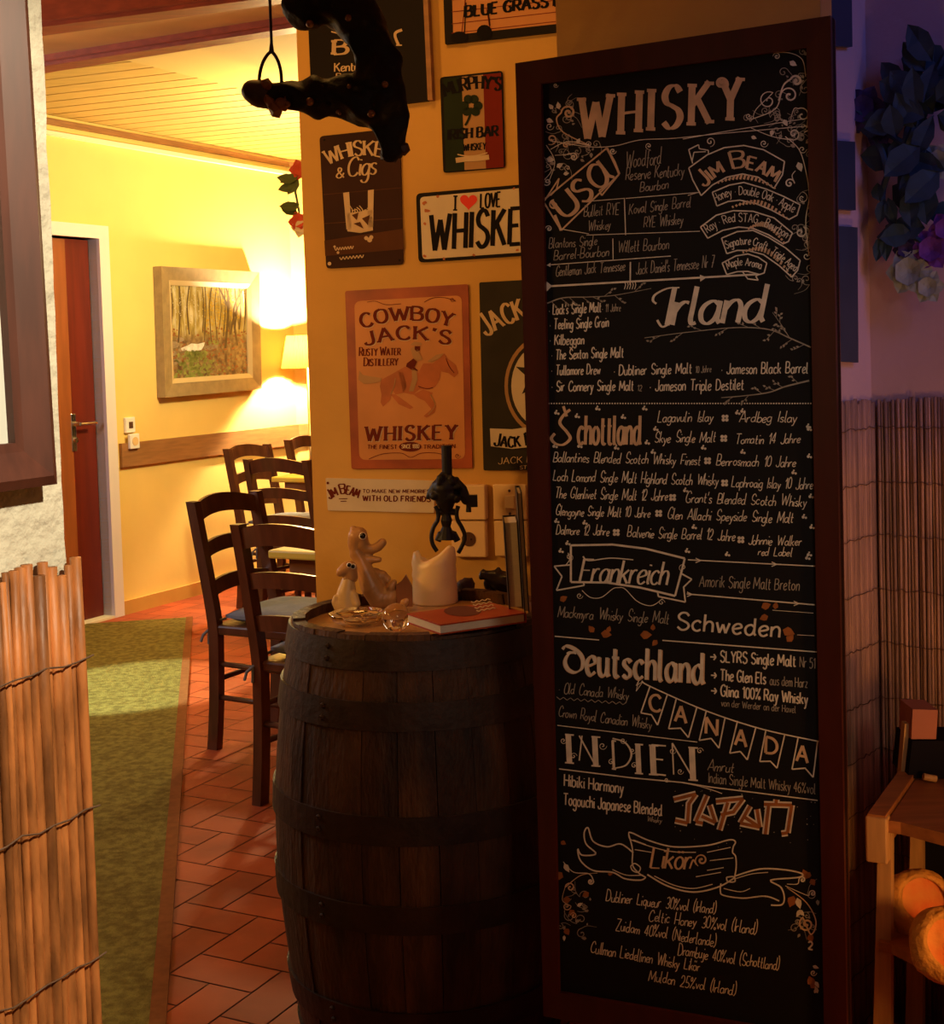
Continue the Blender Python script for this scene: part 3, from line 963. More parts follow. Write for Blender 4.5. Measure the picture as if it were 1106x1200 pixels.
zl = [P_left.hit(75, y).z for y in (772, 950, 1132)]
sp = zl[0] - zl[1]
WZ = [zl[0] - i * sp for i in range(-0, 7) if zl[0] - i * sp > 0.03]
TOPZ = P_left.hit(40, 665).z
reed_mat(P_left, along(P_left, l_end, -0.9), 0.905, TOPZ, 0.0058, 'golden reed mat on the rough white plaster wall beside the olive rug', 'reed', WZ, 5)
zr = [P_right.hit(1060, y).z for y in (468, 500, 565, 627, 691, 754, 818)]
WR = zr[1:] + [zr[-1] - (zr[2] - zr[3]) * k for k in range(1, 12)]
WR = [z for z in WR if z > 0.04]
reed_mat(P_right, along(P_right, CORNER, 0.016), 0.95, zr[0], 0.003, 'brown reed mat below the mauve wall behind the orange wooden shelf stand', 'reeddark', WR, 6, jag=0.006)
reed_mat(P_corner, along(P_corner, CORNER, -0.40), 0.393, zr[0], 0.003, 'narrow strip of brown reed mat between the blackboard and the wall corner', 'reeddark', WR, 8, jag=0.006)
P_back = Plane(P_board.p - P_board.n * 0.0265, P_board.n)
reed_mat(P_back, along(P_board, b_l, 0.01), 0.34, 0.20, 0.005, 'short reed mat at the foot of the wall under the blackboard', 'reed', [0.06, 0.15], 9)

# ------------------------------------------------------------------ rug
ra, rb = at_z(226, 725, 0), at_z(195, 1200, 0)
rd = (rb - ra).normalized()
rw = Vector((rd.y, -rd.x, 0))
if rw.x > 0:
    rw = -rw


def rugbox(mbx, a0, a1, l0, l1, z0, z1):
    P = lambda s, l, z: ra + rw * s + rd * l + Z * z
    mbx.hexa([P(a0, l0, z0), P(a1, l0, z0), P(a1, l1, z0), P(a0, l1, z0)], [P(a0, l0, z1), P(a1, l0, z1), P(a1, l1, z1), P(a0, l1, z1)])


r_ = MB()
rugbox(r_, 0.035, 0.6, 0.0, 5.9, 0.001, 0.010)
rug = r_.build('runner_rug', 'rug')
tag(rug, 'olive green runner rug with brown binding on the terracotta tile floor', 'rug')
r_ = MB()
rugbox(r_, 0.0, 0.035, 0.0, 5.9, 0.001, 0.012)
rugbox(r_, 0.6, 0.635, 0.0, 5.9, 0.001, 0.012)
r_.build('binding', 'rugband', rug)

# ------------------------------------------------------------------ chairs (local: back feet on the y axis, seat towards +x)
CW, CD = 0.40, 0.39


def make_chair():
    root = empty('ladder_back_chair')
    pr = [(-0.020, 0.0), (-0.004, 0.16), (0.004, 0.34), (0.002, 0.46), (-0.028, 0.64), (-0.075, 0.885)]

    def px_at(z):
        for (xa, za), (xb, zb) in zip(pr, pr[1:]):
            if za <= z <= zb:
                return xa + (xb - xa) * (z - za) / (zb - za)
        return pr[-1][0]
    for s in (-1, 1):
        q = MB()
        rings = []
        sp_ = smooth_pts(pr, 4)
        for x, z in sp_:
            hw, hd = 0.017, 0.021 - 0.004 * max(0, (z - 0.5))
            y = s * (CW / 2 - 0.017)
            rings.append([(x - hd, y - hw, z), (x + hd, y - hw, z), (x + hd, y + hw, z), (x - hd, y + hw, z)])
        vs = [p for r in rings for p in r]
        fs = []
        for i in range(len(rings) - 1):
            for k in range(4):
                fs.append((i * 4 + k, i * 4 + (k + 1) % 4, i * 4 + 4 + (k + 1) % 4, i * 4 + 4 + k))
        fs += [(3, 2, 1, 0), tuple(len(vs) - 4 + k for k in range(4))]
        q.add(vs, fs)
        q.build('leg', 'chair', root, local=True)
        q = MB()
        q.tube([(CD - 0.02, s * (CW / 2 - 0.018), 0), (CD - 0.024, s * (CW / 2 - 0.016), 0.2), (CD - 0.026, s * (CW / 2 - 0.016), 0.435)], [0.016, 0.02, 0.021], 10)
        q.build('leg', 'chair', root, local=True, smooth=True)
        q = MB()
        for z in (0.19, 0.31):
            q.tube([(px_at(z), s * (CW / 2 - 0.018), z), (CD - 0.024, s * (CW / 2 - 0.017), z - 0.01)], 0.010, 8)
        q.build('stretcher', 'chair', root, local=True, smooth=True)
    q = MB()
    q.tube([(px_at(0.25), -CW / 2 + 0.02, 0.25), (px_at(0.25), CW / 2 - 0.02, 0.25)], 0.010, 8)
    q.tube([(CD - 0.024, -CW / 2 + 0.02, 0.24), (CD - 0.024, CW / 2 - 0.02, 0.24)], 0.010, 8)
    q.build('stretcher', 'chair', root, local=True, smooth=True)
    q = MB()
    q.box((CD / 2 + 0.004, 0, 0.432), (CD + 0.02, CW - 0.006, 0.036), bev=0.008)
    q.build('seat', 'chair', root, local=True)
    for z, hgt, bow, arch in ((0.845, 0.070, 0.034, 0.026), (0.708, 0.054, 0.030, 0.018), (0.572, 0.054, 0.026, 0.014)):
        vs, fs = [], []
        n = 14
        for i in range(n + 1):
            t = i / n * 2 - 1
            y = t * (CW / 2 - 0.03)
            x0 = px_at(z) - bow * (1 - t * t) + 0.004
            zt = z + hgt * 0.5 - arch * 0.35 + arch * (1 - t * t)
            zb = z - hgt * 0.5 - arch * 0.1 + arch * 0.85 * (1 - t * t)
            lean = -0.18
            vs += [(x0 - 0.007, y, zb), (x0 + 0.007, y, zb), (x0 + 0.007 + lean * (zt - zb), y, zt), (x0 - 0.007 + lean * (zt - zb), y, zt)]
        for i in range(n):
            for k in range(4):
                fs.append((i * 4 + k, i * 4 + 4 + k, i * 4 + 4 + (k + 1) % 4, i * 4 + (k + 1) % 4))
        fs += [(0, 1, 2, 3), tuple(n * 4 + 3 - k for k in range(4))]
        q = MB()
        q.add(vs, fs)
        q.build('slat', 'chair', root, local=True)
    return root


def copy_tree(o, parent=None):
    c = o.copy()
    COL.objects.link(c)
    if parent:
        c.parent = parent
    for ch in list(o.children):
        copy_tree(ch, c)
    return c


def make_cushion():
    root = empty('seat_cushion')
    bm = bmesh.new()
    bmesh.ops.create_cube(bm, size=1)
    bmesh.ops.subdivide_edges(bm, edges=list(bm.edges), cuts=9, use_grid_fill=True)
    for v in bm.verts:
        x, y, z = v.co * 2
        e = (1 - abs(x) ** 5) * (1 - abs(y) ** 5)
        h = 0.006 + 0.020 * max(0, e) ** 0.45
        for bx, by in ((-0.4, -0.4), (0.4, -0.4), (-0.4, 0.4), (0.4, 0.4)):
            h -= 0.011 * math.exp(-((x - bx) ** 2 + (y - by) ** 2) / 0.03)
        rx = 1 - 0.06 * y * y
        v.co = Vector((x * 0.175 * rx, y * 0.180 * (1 - 0.06 * x * x), z * h + 0.0275))
    q = MB().frombm(bm)
    q.build('pad', 'cushion', root, local=True, smooth=True)
    for s in (-1, 1):
        t = MB()
        t.tube([(-0.165, s * 0.165, 0.02), (-0.196, s * 0.181, 0.012), (-0.222, s * 0.195, -0.02), (-0.222, s * 0.198, -0.07)], 0.005, 6)
        t.tube([(-0.222, s * 0.195, -0.02), (-0.235, s * 0.21, -0.035), (-0.245, s * 0.212, -0.06)], 0.005, 6)
        t.build('tie', 'cushion', root, local=True)
    return root


A_back = at_z(257, 878, 0)
B_back = at_z(310, 940, 0)


def set_chair(o, left_foot, back_dir, lab):
    d = Vector((math.cos(math.radians(back_dir)), math.sin(math.radians(back_dir)), 0))
    mid = left_foot + d * (CW / 2 - 0.017)
    # local +y must map to the far (or right) end of the back, +x to the seat side
    o.location = (mid.x, mid.y, 0)
    o.rotation_euler = (0, 0, math.radians(back_dir) + (math.pi / 2 if back_dir < 0 else -math.pi / 2))
    o['label'] = lab


chair0 = make_chair()
tag(chair0, '', 'chair', 'dark ladder back chairs')
cush0 = make_cushion()
tag(cush0, '', 'cushion', 'grey seat cushions on the chairs')
OFFS = Vector((-0.385, 1.89, 0))
CH = [
    (A_back, 62, 'dark wooden ladder back chair standing beside the rug, left of the near yellow table', 'grey cushion on the seat of the chair beside the olive rug'),
    (B_back, -31, 'dark ladder back chair nearest the barrel, its back to the viewer', 'grey cushion on the seat of the chair nearest the barrel'),
    (at_z(286, 713, 0), 62, 'brown ladder back chair left of the far table, lavender sheen on its top slat', 'grey cushion on the chair left of the far yellow table'),
    (at_y(302, 545, 6.9) * 1.0, -31, 'dark ladder back chair with its back in front of the far yellow table top', 'grey cushion on the chair in front of the far yellow table'),
    (at_y(349, 512, 8.25) * 1.0, 62, 'partly hidden ladder back chair under the glowing lamp at the far wall', 'grey cushion on the chair under the glowing lamp'),
]
for i, (p, ang, lab, clab) in enumerate(CH):
    p = Vector((p.x, p.y, 0))
    o = chair0 if i == 0 else copy_tree(chair0)
    set_chair(o, p, ang, lab)
    if i == 4:
        continue
    c = cush0 if i == 0 else copy_tree(cush0)
    a = o.rotation_euler.z
    c.location = Vector(o.location) + Vector((math.cos(a) * 0.205, math.sin(a) * 0.205, 0.4505))
    c.rotation_euler = (0, 0, a)
    c['label'] = clab


def make_table():
    root = empty('dining_table')
    MB().box((0, 0, 0.742), (0.72, 0.72, 0.028), bev=0.006).build('tabletop', 'tabletop', root, local=True)
    MB().box((0, 0, 0.695), (0.62, 0.62, 0.065)).build('apron', 'tablewood', root, local=True)
    MB().tube([(0, 0, 0.03), (0, 0, 0.66)], [0.05, 0.042], 12).build('column', 'chair', root, local=True, smooth=True)
    q = MB()
    for k in range(4):
        an = math.pi / 4 + k * math.pi / 2
        q.tube([(0, 0, 0.10), (0.14 * math.cos(an), 0.14 * math.sin(an), 0.05), (0.21 * math.cos(an), 0.21 * math.sin(an), 0.02)], [0.03, 0.024, 0.02], 8)
    q.build('foot', 'chair', root, local=True)
    return root


t0 = make_table()
tag(t0, 'near table with a yellow top behind the chair backs beside the wall of signs', 'table', 'yellow topped tables')
t0.location = (-0.20, 4.68, 0)
t0.rotation_euler = (0, 0, math.radians(-28))
t1 = copy_tree(t0)
t1['label'] = 'far table with a yellow top between ladder back chairs near the lamp'
t1.location = Vector((-0.20, 4.68, 0)) + Vector((-0.38, 2.72, 0))

# ------------------------------------------------------------------ landscape painting on the yellow wall
def framed(pl, corners, off0, depth, width_px, matname, liner=None):
    pass


P_paint = Plane(P_yellow.hit(245, 390, 0.05), P_yellow.n)
tl, tr_, br, bl = [P_paint.hit(*p) for p in ((187, 312), (302, 319), (305, 456), (192, 466))]
q = MB()


def frame_bars(mbx, c, w, d0, d1, n):
    tl, tr_, br, bl = c
    def ins(p, a, b):
        return p + (a - p).normalized() * w + (b - p).normalized() * w
    it = [ins(tl, tr_, bl), ins(tr_, tl, br), ins(br, tr_, bl), ins(bl, tl, br)]
    ot = [tl, tr_, br, bl]
    for i in range(4):
        j = (i + 1) % 4
        mbx.hexa([ot[i] + n * d0, ot[j] + n * d0, it[j] + n * d0, it[i] + n * d0], [ot[i] + n * d1, ot[j] + n * d1, it[j] + n * (d1 - 0.012), it[i] + n * (d1 - 0.012)])
    return it


it = frame_bars(q, (tl, tr_, br, bl), 0.075, -0.048, 0.012, P_yellow.n)
fr_ = q.build('landscape_painting', 'goldframe')
tag(fr_, 'framed autumn forest brook painting hanging on the yellow wall', 'painting')
q = MB()
it2 = frame_bars(q, it, 0.028, -0.03, 0.002, P_yellow.n)
q.build('liner', 'goldliner', fr_)


def paint_material():
    mt = bpy.data.materials.new('forest_canvas')
    mt.use_nodes = True
    nt = mt.node_tree
    b = nt.nodes['Principled BSDF']
    b.inputs['Roughness'].default_value = 0.5
    tc = nt.nodes.new('ShaderNodeTexCoord')
    mp = nt.nodes.new('ShaderNodeMapping')
    mp.inputs['Scale'].default_value = (14, 14, 4)
    nt.links.new(tc.outputs['Object'], mp.inputs[0])
    n1 = nt.nodes.new('ShaderNodeTexNoise')
    n1.inputs['Scale'].default_value = 2.2
    n1.inputs['Detail'].default_value = 7
    nt.links.new(mp.outputs[0], n1.inputs[0])
    r1 = nt.nodes.new('ShaderNodeValToRGB')
    cr_ = r1.color_ramp
    cr_.elements[0].position, cr_.elements[0].color = 0.32, (0.16, 0.11, 0.035, 1)
    cr_.elements[1].position, cr_.elements[1].color = 0.7, (0.62, 0.58, 0.40, 1)
    e = cr_.elements.new(0.5)
    e.color = (0.42, 0.33, 0.10, 1)
    nt.links.new(n1.outputs[0], r1.inputs[0])
    n2 = nt.nodes.new('ShaderNodeTexNoise')
    n2.inputs['Scale'].default_value = 28
    n2.inputs['Detail'].default_value = 6
    nt.links.new(tc.outputs['Object'], n2.inputs[0])
    r2 = nt.nodes.new('ShaderNodeValToRGB')
    c2 = r2.color_ramp
    c2.elements[0].position, c2.elements[0].color = 0.36, (0.11, 0.055, 0.028, 1)
    c2.elements[1].position, c2.elements[1].color = 0.66, (0.34, 0.25, 0.12, 1)
    nt.links.new(n2.outputs[0], r2.inputs[0])
    sx = nt.nodes.new('ShaderNodeSeparateXYZ')
    nt.links.new(tc.outputs['Object'], sx.inputs[0])
    mr = nt.nodes.new('ShaderNodeMapRange')
    mr.inputs[1].default_value, mr.inputs[2].default_value = PAINT_Z0, PAINT_Z1
    nt.links.new(sx.outputs[2], mr.inputs[0])
    mx = nt.nodes.new('ShaderNodeMix')
    mx.data_type = 'RGBA'
    nt.links.new(mr.outputs[0], mx.inputs[0])
    nt.links.new(r2.outputs[0], mx.inputs[6])
    nt.links.new(r1.outputs[0], mx.inputs[7])
    nt.links.new(mx.outputs[2], b.inputs['Base Color'])
    return mt


_h = (it2[0] - it2[3]).length
_base = world_off(fr_).z
PAINT_Z0, PAINT_Z1 = it2[3].z - _base + _h * 0.40, it2[3].z - _base + _h * 0.52
q = MB()
q.hexa([p - P_yellow.n * 0.035 for p in it2], [p - P_yellow.n * 0.02 for p in it2])
M['forest'] = paint_material()
q.build('canvas', 'forest', fr_)
P_canvas = Plane(it2[0] - P_yellow.n * 0.02, P_yellow.n)
strokes = {}
def pm(name, col):
    M[name] = mat(name, col, 0.55, 0.3, 40)
    strokes[name] = Ink(P_canvas, 0.0012)
for nm, col in (('painted_trunk', (0.14, 0.09, 0.04)), ('painted_birch', (0.62, 0.58, 0.45)), ('painted_gold_leaf', (0.62, 0.42, 0.05)),
                ('painted_moss', (0.30, 0.34, 0.09)), ('painted_water', (0.88, 0.88, 0.86)), ('painted_rock', (0.36, 0.28, 0.2)), ('painted_rust_leaf', (0.34, 0.12, 0.035))):
    pm(nm, col)
rp = random.Random(11)
for i in range(16):
    x = 200 + i * 5.8 + rp.uniform(-2, 2)
    strokes['painted_birch' if x < 238 and i % 2 else 'painted_trunk'].stroke([(x, 332 + rp.uniform(0, 4)), (x + rp.uniform(-3, 3), 360), (x + rp.uniform(-1, 1), 388 + rp.uniform(-4, 14))], rp.uniform(0.7, 1.8), smooth=True)
for a_, b_, c_ in (((262, 333), (268, 352), (264, 408)), ((288, 334), (274, 362), (278, 405)), ((255, 334), (262, 348), (268, 362)), ((284, 348), (274, 372), (270, 392))):
    strokes['painted_trunk'].stroke([a_, b_, c_], 2.2, smooth=True, taper=(0.6, 1.3))
for i in range(330):
    x, y = rp.gauss(258, 17), rp.gauss(362, 16)
    if 240 < x < 290 and 333 < y < 392:
        strokes['painted_gold_leaf'].leaf(x, y, rp.uniform(1.2, 3.0), rp.uniform(0, 360), 0.4)
for i in range(120):
    x, y = rp.uniform(198, 240), rp.uniform(333, 380)
    strokes['painted_birch'].leaf(x, y, rp.uniform(1, 2.2), rp.uniform(60, 120), 0.25)
for i in range(240):
    x = rp.uniform(200, 291)
    y = rp.uniform(384, 440)
    if abs(x - 226) > 10 or y < 395:
        strokes['painted_rust_leaf'].leaf(x, y, rp.uniform(1.5, 3.6), rp.uniform(-20, 20), 0.4)
for i in range(260):
    t = rp.random()
    y = 412 + t * 33
    x = rp.gauss(226, 6 + t * 14)
    if 199 < x < 290:
        strokes['painted_moss'].leaf(x, y, rp.uniform(2, 5), rp.uniform(-30, 30), 0.45)
for x, y, r in ((203, 404, 6), (201, 414, 5), (211, 398, 4), (206, 424, 5), (249, 406, 5), (244, 408, 4), (213, 410, 3.5)):
    strokes['painted_rock'].dot(x, y, r, 10, 1.2, 0.7)
strokes['painted_moss'].dot(250, 402, 5, 10, 1.3, 0.7)
w_ = strokes['painted_water']
w_.poly([(218, 406), (224, 402.5), (232, 403), (240, 401), (239, 405), (236, 410), (226, 412), (219, 411)])
w_.poly([(212, 408), (219, 405), (219, 410), (213, 411)])

for i, (nm, ink) in enumerate(strokes.items()):
    ink.off = 0.0
    ink.build('brushwork', nm, fr_)

# ------------------------------------------------------------------ light switch and socket on the yellow wall
q = MB()
c = P_yellow.hit(150, 498)
q.box(c + P_yellow.n * 0.010, (0.075, 0.02, 0.085), (P_yellow.u, P_yellow.n, Z), 0.004)
sw = q.build('thermostat', 'white')
tag(sw, 'small white thermostat above the socket beside the door frame', 'thermostat')
MB().box(c + P_yellow.n * 0.021 + Z * 0.0, (0.03, 0.004, 0.035), (P_yellow.u, P_yellow.n, Z)).build('display', 'darkplastic', sw)
q = MB()
c = P_yellow.hit(151.5, 517)
q.box(c + P_yellow.n * 0.032, (0.075, 0.02, 0.082), (P_yellow.u, P_yellow.n, Z), 0.004)
so = q.build('wall_socket', 'white')
tag(so, 'white power socket at the left end of the brown chair rail', 'socket')
R_ = Matrix((P_yellow.u, Z, P_yellow.n)).transposed()
bm = bmesh.new()
bmesh.ops.create_cone(bm, cap_ends=True, segments=20, radius1=0.024, radius2=0.024, depth=0.004)
MB().frombm(bm, lambda p: c + P_yellow.n * 0.043 + R_ @ p).build('socket_well', 'ivoryplastic', so)

# ------------------------------------------------------------------ floor lamp
lp = at_y(360, 412, 8.75)
lamp = empty('floor_lamp', (lp.x, lp.y, 0))
tag(lamp, 'glowing floor lamp with pleated shade partly behind the wall of signs', 'lamp')
zt, zb_ = at_y(358, 393, 8.75).z, at_y(358, 431, 8.75).z
pl_ = MB()
n = 96
vs, fs = [], []
for j, (z, r) in enumerate(((zb_, 0.165), (zt, 0.125))):
    for k in range(n):
        an = 2 * math.pi * k / n
        rr = r + (0.004 if k % 2 else -0.002)
        vs.append((lp.x + rr * math.cos(an), lp.y + rr * math.sin(an), z))
fs = [(k, (k + 1) % n, n + (k + 1) % n, n + k) for k in range(n)]
pl_.add(vs, fs)
sh = pl_.build('lamp_shade', 'shade', lamp)
nt = M['shade'].node_tree
b = nt.nodes['Principled BSDF']
trn = nt.nodes.new('ShaderNodeBsdfTranslucent')
trn.inputs[0].default_value = (0.95, 0.58, 0.12, 1)
mxs = nt.nodes.new('ShaderNodeMixShader')
mxs.inputs[0].default_value = 0.035
nt.links.new(b.outputs[0], mxs.inputs[1])
nt.links.new(trn.outputs[0], mxs.inputs[2])
nt.links.new(mxs.outputs[0], nt.nodes['Material Output'].inputs[0])
MB().tube([(lp.x, lp.y, 0.03), (lp.x, lp.y, zb_ + 0.05)], 0.011, 10).build('pole', 'brass', lamp, smooth=True)
MB().lathe([(0.11, 0), (0.11, 0.012), (0.05, 0.028), (0.015, 0.04)], (lp.x, lp.y, 0), 28).build('base', 'brass', lamp, smooth=True)
q = MB()
q.ball((lp.x, lp.y, (zt + zb_) / 2), 0.03, 2)
M['bulb'] = mat('lit_bulb', (1, 0.9, 0.7), 0.4, emit=(1.0, 0.75, 0.4), estr=60)
q.build('bulb', 'bulb', lamp, smooth=True)
light('floor_lamp_light', 'POINT', (lp.x, lp.y, (zt + zb_) / 2 + 0.02), 560, (1.0, 0.74, 0.38), size=0.035)

# ------------------------------------------------------------------ flower garland at the edge of the sign wall
gr = empty('flower_garland', at_y(350, 195, 3.42) * 1.0)
tag(gr, 'hanging garland of leaves with red and white flowers at the wall edge', 'garland')
q = MB()
gp = [at_y(351, 192, 3.42), at_y(349, 205, 3.42), at_y(346, 225, 3.42), at_y(350, 245, 3.42), at_y(352, 268, 3.42)]
q.tube([Vector(p) for p in gp], 0.003, 6)
q.build('stem', 'leafgreen', gr)
rg = random.Random(4)


def leaf3(mbx, p, d, up, L, w):
    d = Vector(d).normalized()
    s = d.cross(Vector(up)).normalized()
    u2 = s.cross(d)
    P = lambda a, b, c: Vector(p) + d * (a * L) + s * (b * w) + u2 * (c * L)
    ts = (0, 0.25, 0.55, 0.8, 1.0)
    ws = (0.0, 0.42, 0.5, 0.3, 0.0)
    vs = []
    for t, ww in zip(ts, ws):
        bend = -0.25 * t * t
        vs += [P(t, -ww, bend + 0.06), P(t, 0, bend), P(t, ww, bend + 0.06)]
    fs = []
    for i in range(4):
        fs += [(i * 3, i * 3 + 1, i * 3 + 4, i * 3 + 3), (i * 3 + 1, i * 3 + 2, i * 3 + 5, i * 3 + 4)]
    mbx.add(vs, fs)


for (x, y, a) in ((349, 207, 200), (346, 212, 160), (347, 218, 190), (350, 211, 240), (349, 243, 170), (351, 240, 200), (349, 250, 150)):
    q = MB()
    an = math.radians(a)
    leaf3(q, at_y(x, y, 3.40), (math.cos(an), rg.uniform(-0.4, 0.1), math.sin(an) * 0.7), (0, -1, 0.3), 0.045, 0.026)
    q.build('leaf', 'leafgreen', gr)


def flower(mbs, c, r, n=5, nrm=(0, -1, 0)):
    nrm = Vector(nrm).normalized()
    a = nrm.cross(Z).normalized()
    b2 = nrm.cross(a)
    for ring, (rr, k0, lift) in enumerate(((1.0, 0, 0.25), (0.62, 0.5, 0.6))):
        for k in range(n):
            an = 2 * math.pi * (k + k0) / n
            d = a * math.cos(an) + b2 * math.sin(an)
            leaf3(mbs, Vector(c), d + nrm * lift, nrm, r * rr, r * 0.95)
    return mbs


for x, y, mn in ((351, 199, 'petalred'), (350, 260, 'petalred'), (353, 266, 'petalwhite')):
    flower(MB(), at_y(x, y, 3.40), 0.026).build('flower', mn, gr)

# ------------------------------------------------------------------ tin signs on the ochre wall
def lerp2(a, b, t):
    return (a[0] + (b[0] - a[0]) * t, a[1] + (b[1] - a[1]) * t)


def rounded(c, r):
    out = []
    for i in range(4):
        p, a, b = c[i], c[i - 1], c[(i + 1) % 4]
        la, lb = math.dist(p, a), math.dist(p, b)
        p0, p1 = lerp2(p, a, r / la), lerp2(p, b, r / lb)
        for k in range(5):
            t = k / 4
            q0, q1 = lerp2(p0, p, t), lerp2(p, p1, t)
            out.append(lerp2(q0, q1, t))
    return out


def plate(name, pl, corners, thick, material, label, cat, rad=4, group=None, off=0.001):
    poly = [pl.hit(x, y, off) for x, y in rounded(corners, rad)]
    o = MB().prism(poly, pl.n * thick).build(name, material)
    tag(o, label, cat, group)
    return o


def inset(c, k):
    cx_ = sum(p[0] for p in c) / 4
    cy_ = sum(p[1] for p in c) / 4
    out = []
    for x, y in c:
        out.append((x + (k if x < cx_ else -k), y + (k if y < cy_ else -k)))
    return out


def ink(thick, layer=0):
    return Ink(P_sign, 0.001 + thick + 0.0006 + layer * 0.0006)


GS = 'tin signs on the ochre wall'
T = 0.004
# black bourbon sign
c = [(361, -28), (497, -36), (504, 119), (368, 134)]
o = plate('bourbon_sign', P_sign, c, 0.012, 'signblack', 'large black sign with pale bourbon lettering behind the dark hanging carving', 'sign', 2, GS)
q = MB()
q.prism([P_sign.hit(*p, 0.001) for p in ((497.5, -36), (503, -36.5), (510, 118.5), (504.5, 119))], P_sign.n * 0.02)
q.build('edge', 'railw', o)
k = ink(0.012)
write(k, 'B', 391, 64, 407, 63, 17, 5, 1.6, serif=7)
k.stroke([(471, 35), (464, 38), (463, 43), (467, 53)], 3.2, smooth=True)
k.stroke([(464, 53), (471, 53)], 1.5)
write(k, 'Kentucky', 392, 84, 437, 82, 10, 1.7, 0.8, gap=1.2)
write(k, 'Bourbon', 394, 96, 434, 93, 10, 1.7, 0.8, gap=1.2)
k.stroke([(388, 37), (402, 42), (413, 55)], 1.6, smooth=True)  # pale arc: highlight along the carving's edge, painted onto the sign
k.build('lettering', 'printcream', o)

# whiskey and cigars sign
c = [(375, 160), (469, 150), (473, 310), (383, 315)]
o = plate('whiskey_sign', P_sign, c, T, 'signbrown', 'dark brown tin sign with a whiskey tumbler and the words Whiskey and Cigs', 'sign', 5, GS)
k = ink(T)
k.poly([(380, 282), (472, 268), (473, 292), (381, 300)])
k.stroke([(379, 228), (470, 220)], 1)
k.stroke([(380, 262), (471, 256)], 1)
k.build('cigar_picture', 'signbrownlight', o)
k = ink(T, 1)
k.poly([(402, 226), (409, 225), (412, 268), (406, 269)])
k.poly([(431, 223), (438, 222), (437, 266), (431, 267)])
k.poly([(406, 250), (436, 246), (437, 270), (422, 273), (407, 271)])
for i in range(9):
    x = 409 + i * 3
    k.stroke([(x, 240 + (i * 7) % 9), (x + 4, 247), (x + 1, 254)], 1.1, smooth=True)
k.build('glass_picture', 'printcream', o)
k = ink(T, 2)
k.poly([(412, 252), (420, 249), (418, 258)])
k.poly([(424, 256), (433, 252), (431, 264)])
k.poly([(414, 262), (422, 260), (426, 268)])
k.build('glass_picture', 'signbrownlight', o)
k = ink(T, 1)
write(k, 'WHISKEY', 0, 0, 0, 0, 17, 3.2, 1.0, serif=4, gap=1.4, path=[(385, 193), (408, 184), (434, 182), (459, 187)])
write(k, '&', 394, 209, 403, 208, 12, 1.9, 0.9)
write(k, 'Cigs', 407, 207, 440, 204, 22, 2.6, 0.9, slant=0.12, gap=0.7)
k.dot(433, 281, 3)
k.dot(429, 279, 2.4)
k.dot(435, 278, 2.4)
for i, (x0, y0, L) in enumerate(((392, 292, 22), (398, 303, 28))):
    k.stroke([(x0 + L * t / 14, y0 - L * t / 14 * 0.1 + (1.6 if t % 2 else -1.6)) for t in range(15)], 1.0, 0.5, smooth=True)
for x, y, r in ((386, 309, 2.2), (392, 289, 1.4), (396, 296, 1.6)):
    k.dot(x, y, r)
k.build('lettering', 'printcream', o)
k = ink(T)
for p in ((380, 164), (466, 155), (388, 309), (468, 305)):
    k.dot(*p, 1.3)
k.build('nail_hole', 'printblack', o)

# irish bar sign
c = [(516, 91), (589, 83), (592, 197), (520, 203)]
o = plate('irish_bar_sign', P_sign, c, T, 'signblack', 'small green, cream and red tin sign with a shamrock above the plate sign', 'sign', 4, GS)
for (xa, xb), mn in (((519, 541), 'signgreen'), ((541, 566), 'signtanlight'), ((566, 587), 'signred')):
    k = ink(T)
    f_ = lambda x, top: (x + (0 if top else 3.3), (92.5 if top else 201) - (x - 518) * (0.105 if top else 0.075))
    k.poly([f_(xa, 1), f_(xb, 1), f_(xb, 0), f_(xa, 0)])
    k.build('colour_band', mn, o)
k = ink(T, 1)
write(k, "MURPHY'S", 0, 0, 0, 0, 15, 3.6, 1.4, serif=4, gap=1.3, path=[(522, 113), (545, 106), (565, 104), (586, 106)])
write(k, 'IRISH BAR', 525, 164, 583, 159, 12, 3.2, 1.3, serif=3.5, gap=1.6)
write(k, 'WHISKEY', 543, 177, 569, 175, 8, 1.5, 0.7, gap=1.8)
k.build('lettering', 'printblack', o)
k = ink(T, 2)
for a in (-90, 25, 155):
    an = math.radians(a)
    for s in (-0.45, 0.45):
        k.dot(552 + 8 * math.cos(an + s), 124 + 8.5 * math.sin(an + s), 5.4, 12)
k.stroke([(552, 126), (550, 137), (545, 147)], 2.6, smooth=True)
k.build('shamrock', 'signgreen', o)
k = ink(T, 2)
k.stroke([(534, 188), (545, 186.5), (562, 185.5), (573, 184)], 6)
k.stroke([(536, 181), (548, 183), (560, 182), (571, 179)], 1.4, smooth=True)
k.build('ribbon_print', 'printcream', o)

# number plate sign
c = [(488, 227), (652, 213), (655, 297), (491, 308)]
o = plate('plate_sign', P_sign, c, T, 'signblack', 'cream licence plate sign reading I love whiskey partly behind the blackboard', 'sign', 6, GS)
k = ink(T)
k.poly(rounded(inset(c, 4), 5))
k.build('face', 'signwhite', o)
k = ink(T, 1)
write(k, 'WHISKEY', 504, 294, 629, 284, 42, 5.4, 4.6, gap=2.3)
write(k, 'I', 532, 247, 536, 247, 18, 2.4, 2.0, serif=5)
write(k, 'LOVE', 563, 244, 586, 242, 17, 2.4, 2.0, gap=1.6)
k.build('lettering', 'printblack', o)
k = ink(T, 1)
hp_ = [(549 + 10.2 * 0.062 * 16 * math.sin(t) ** 3, 236 - 10.2 * 0.062 * (13 * math.cos(t) - 5 * math.cos(2 * t) - 2 * math.cos(3 * t) - math.cos(4 * t))) for t in [2 * math.pi * i / 40 for i in range(40)]]
k.poly(hp_)
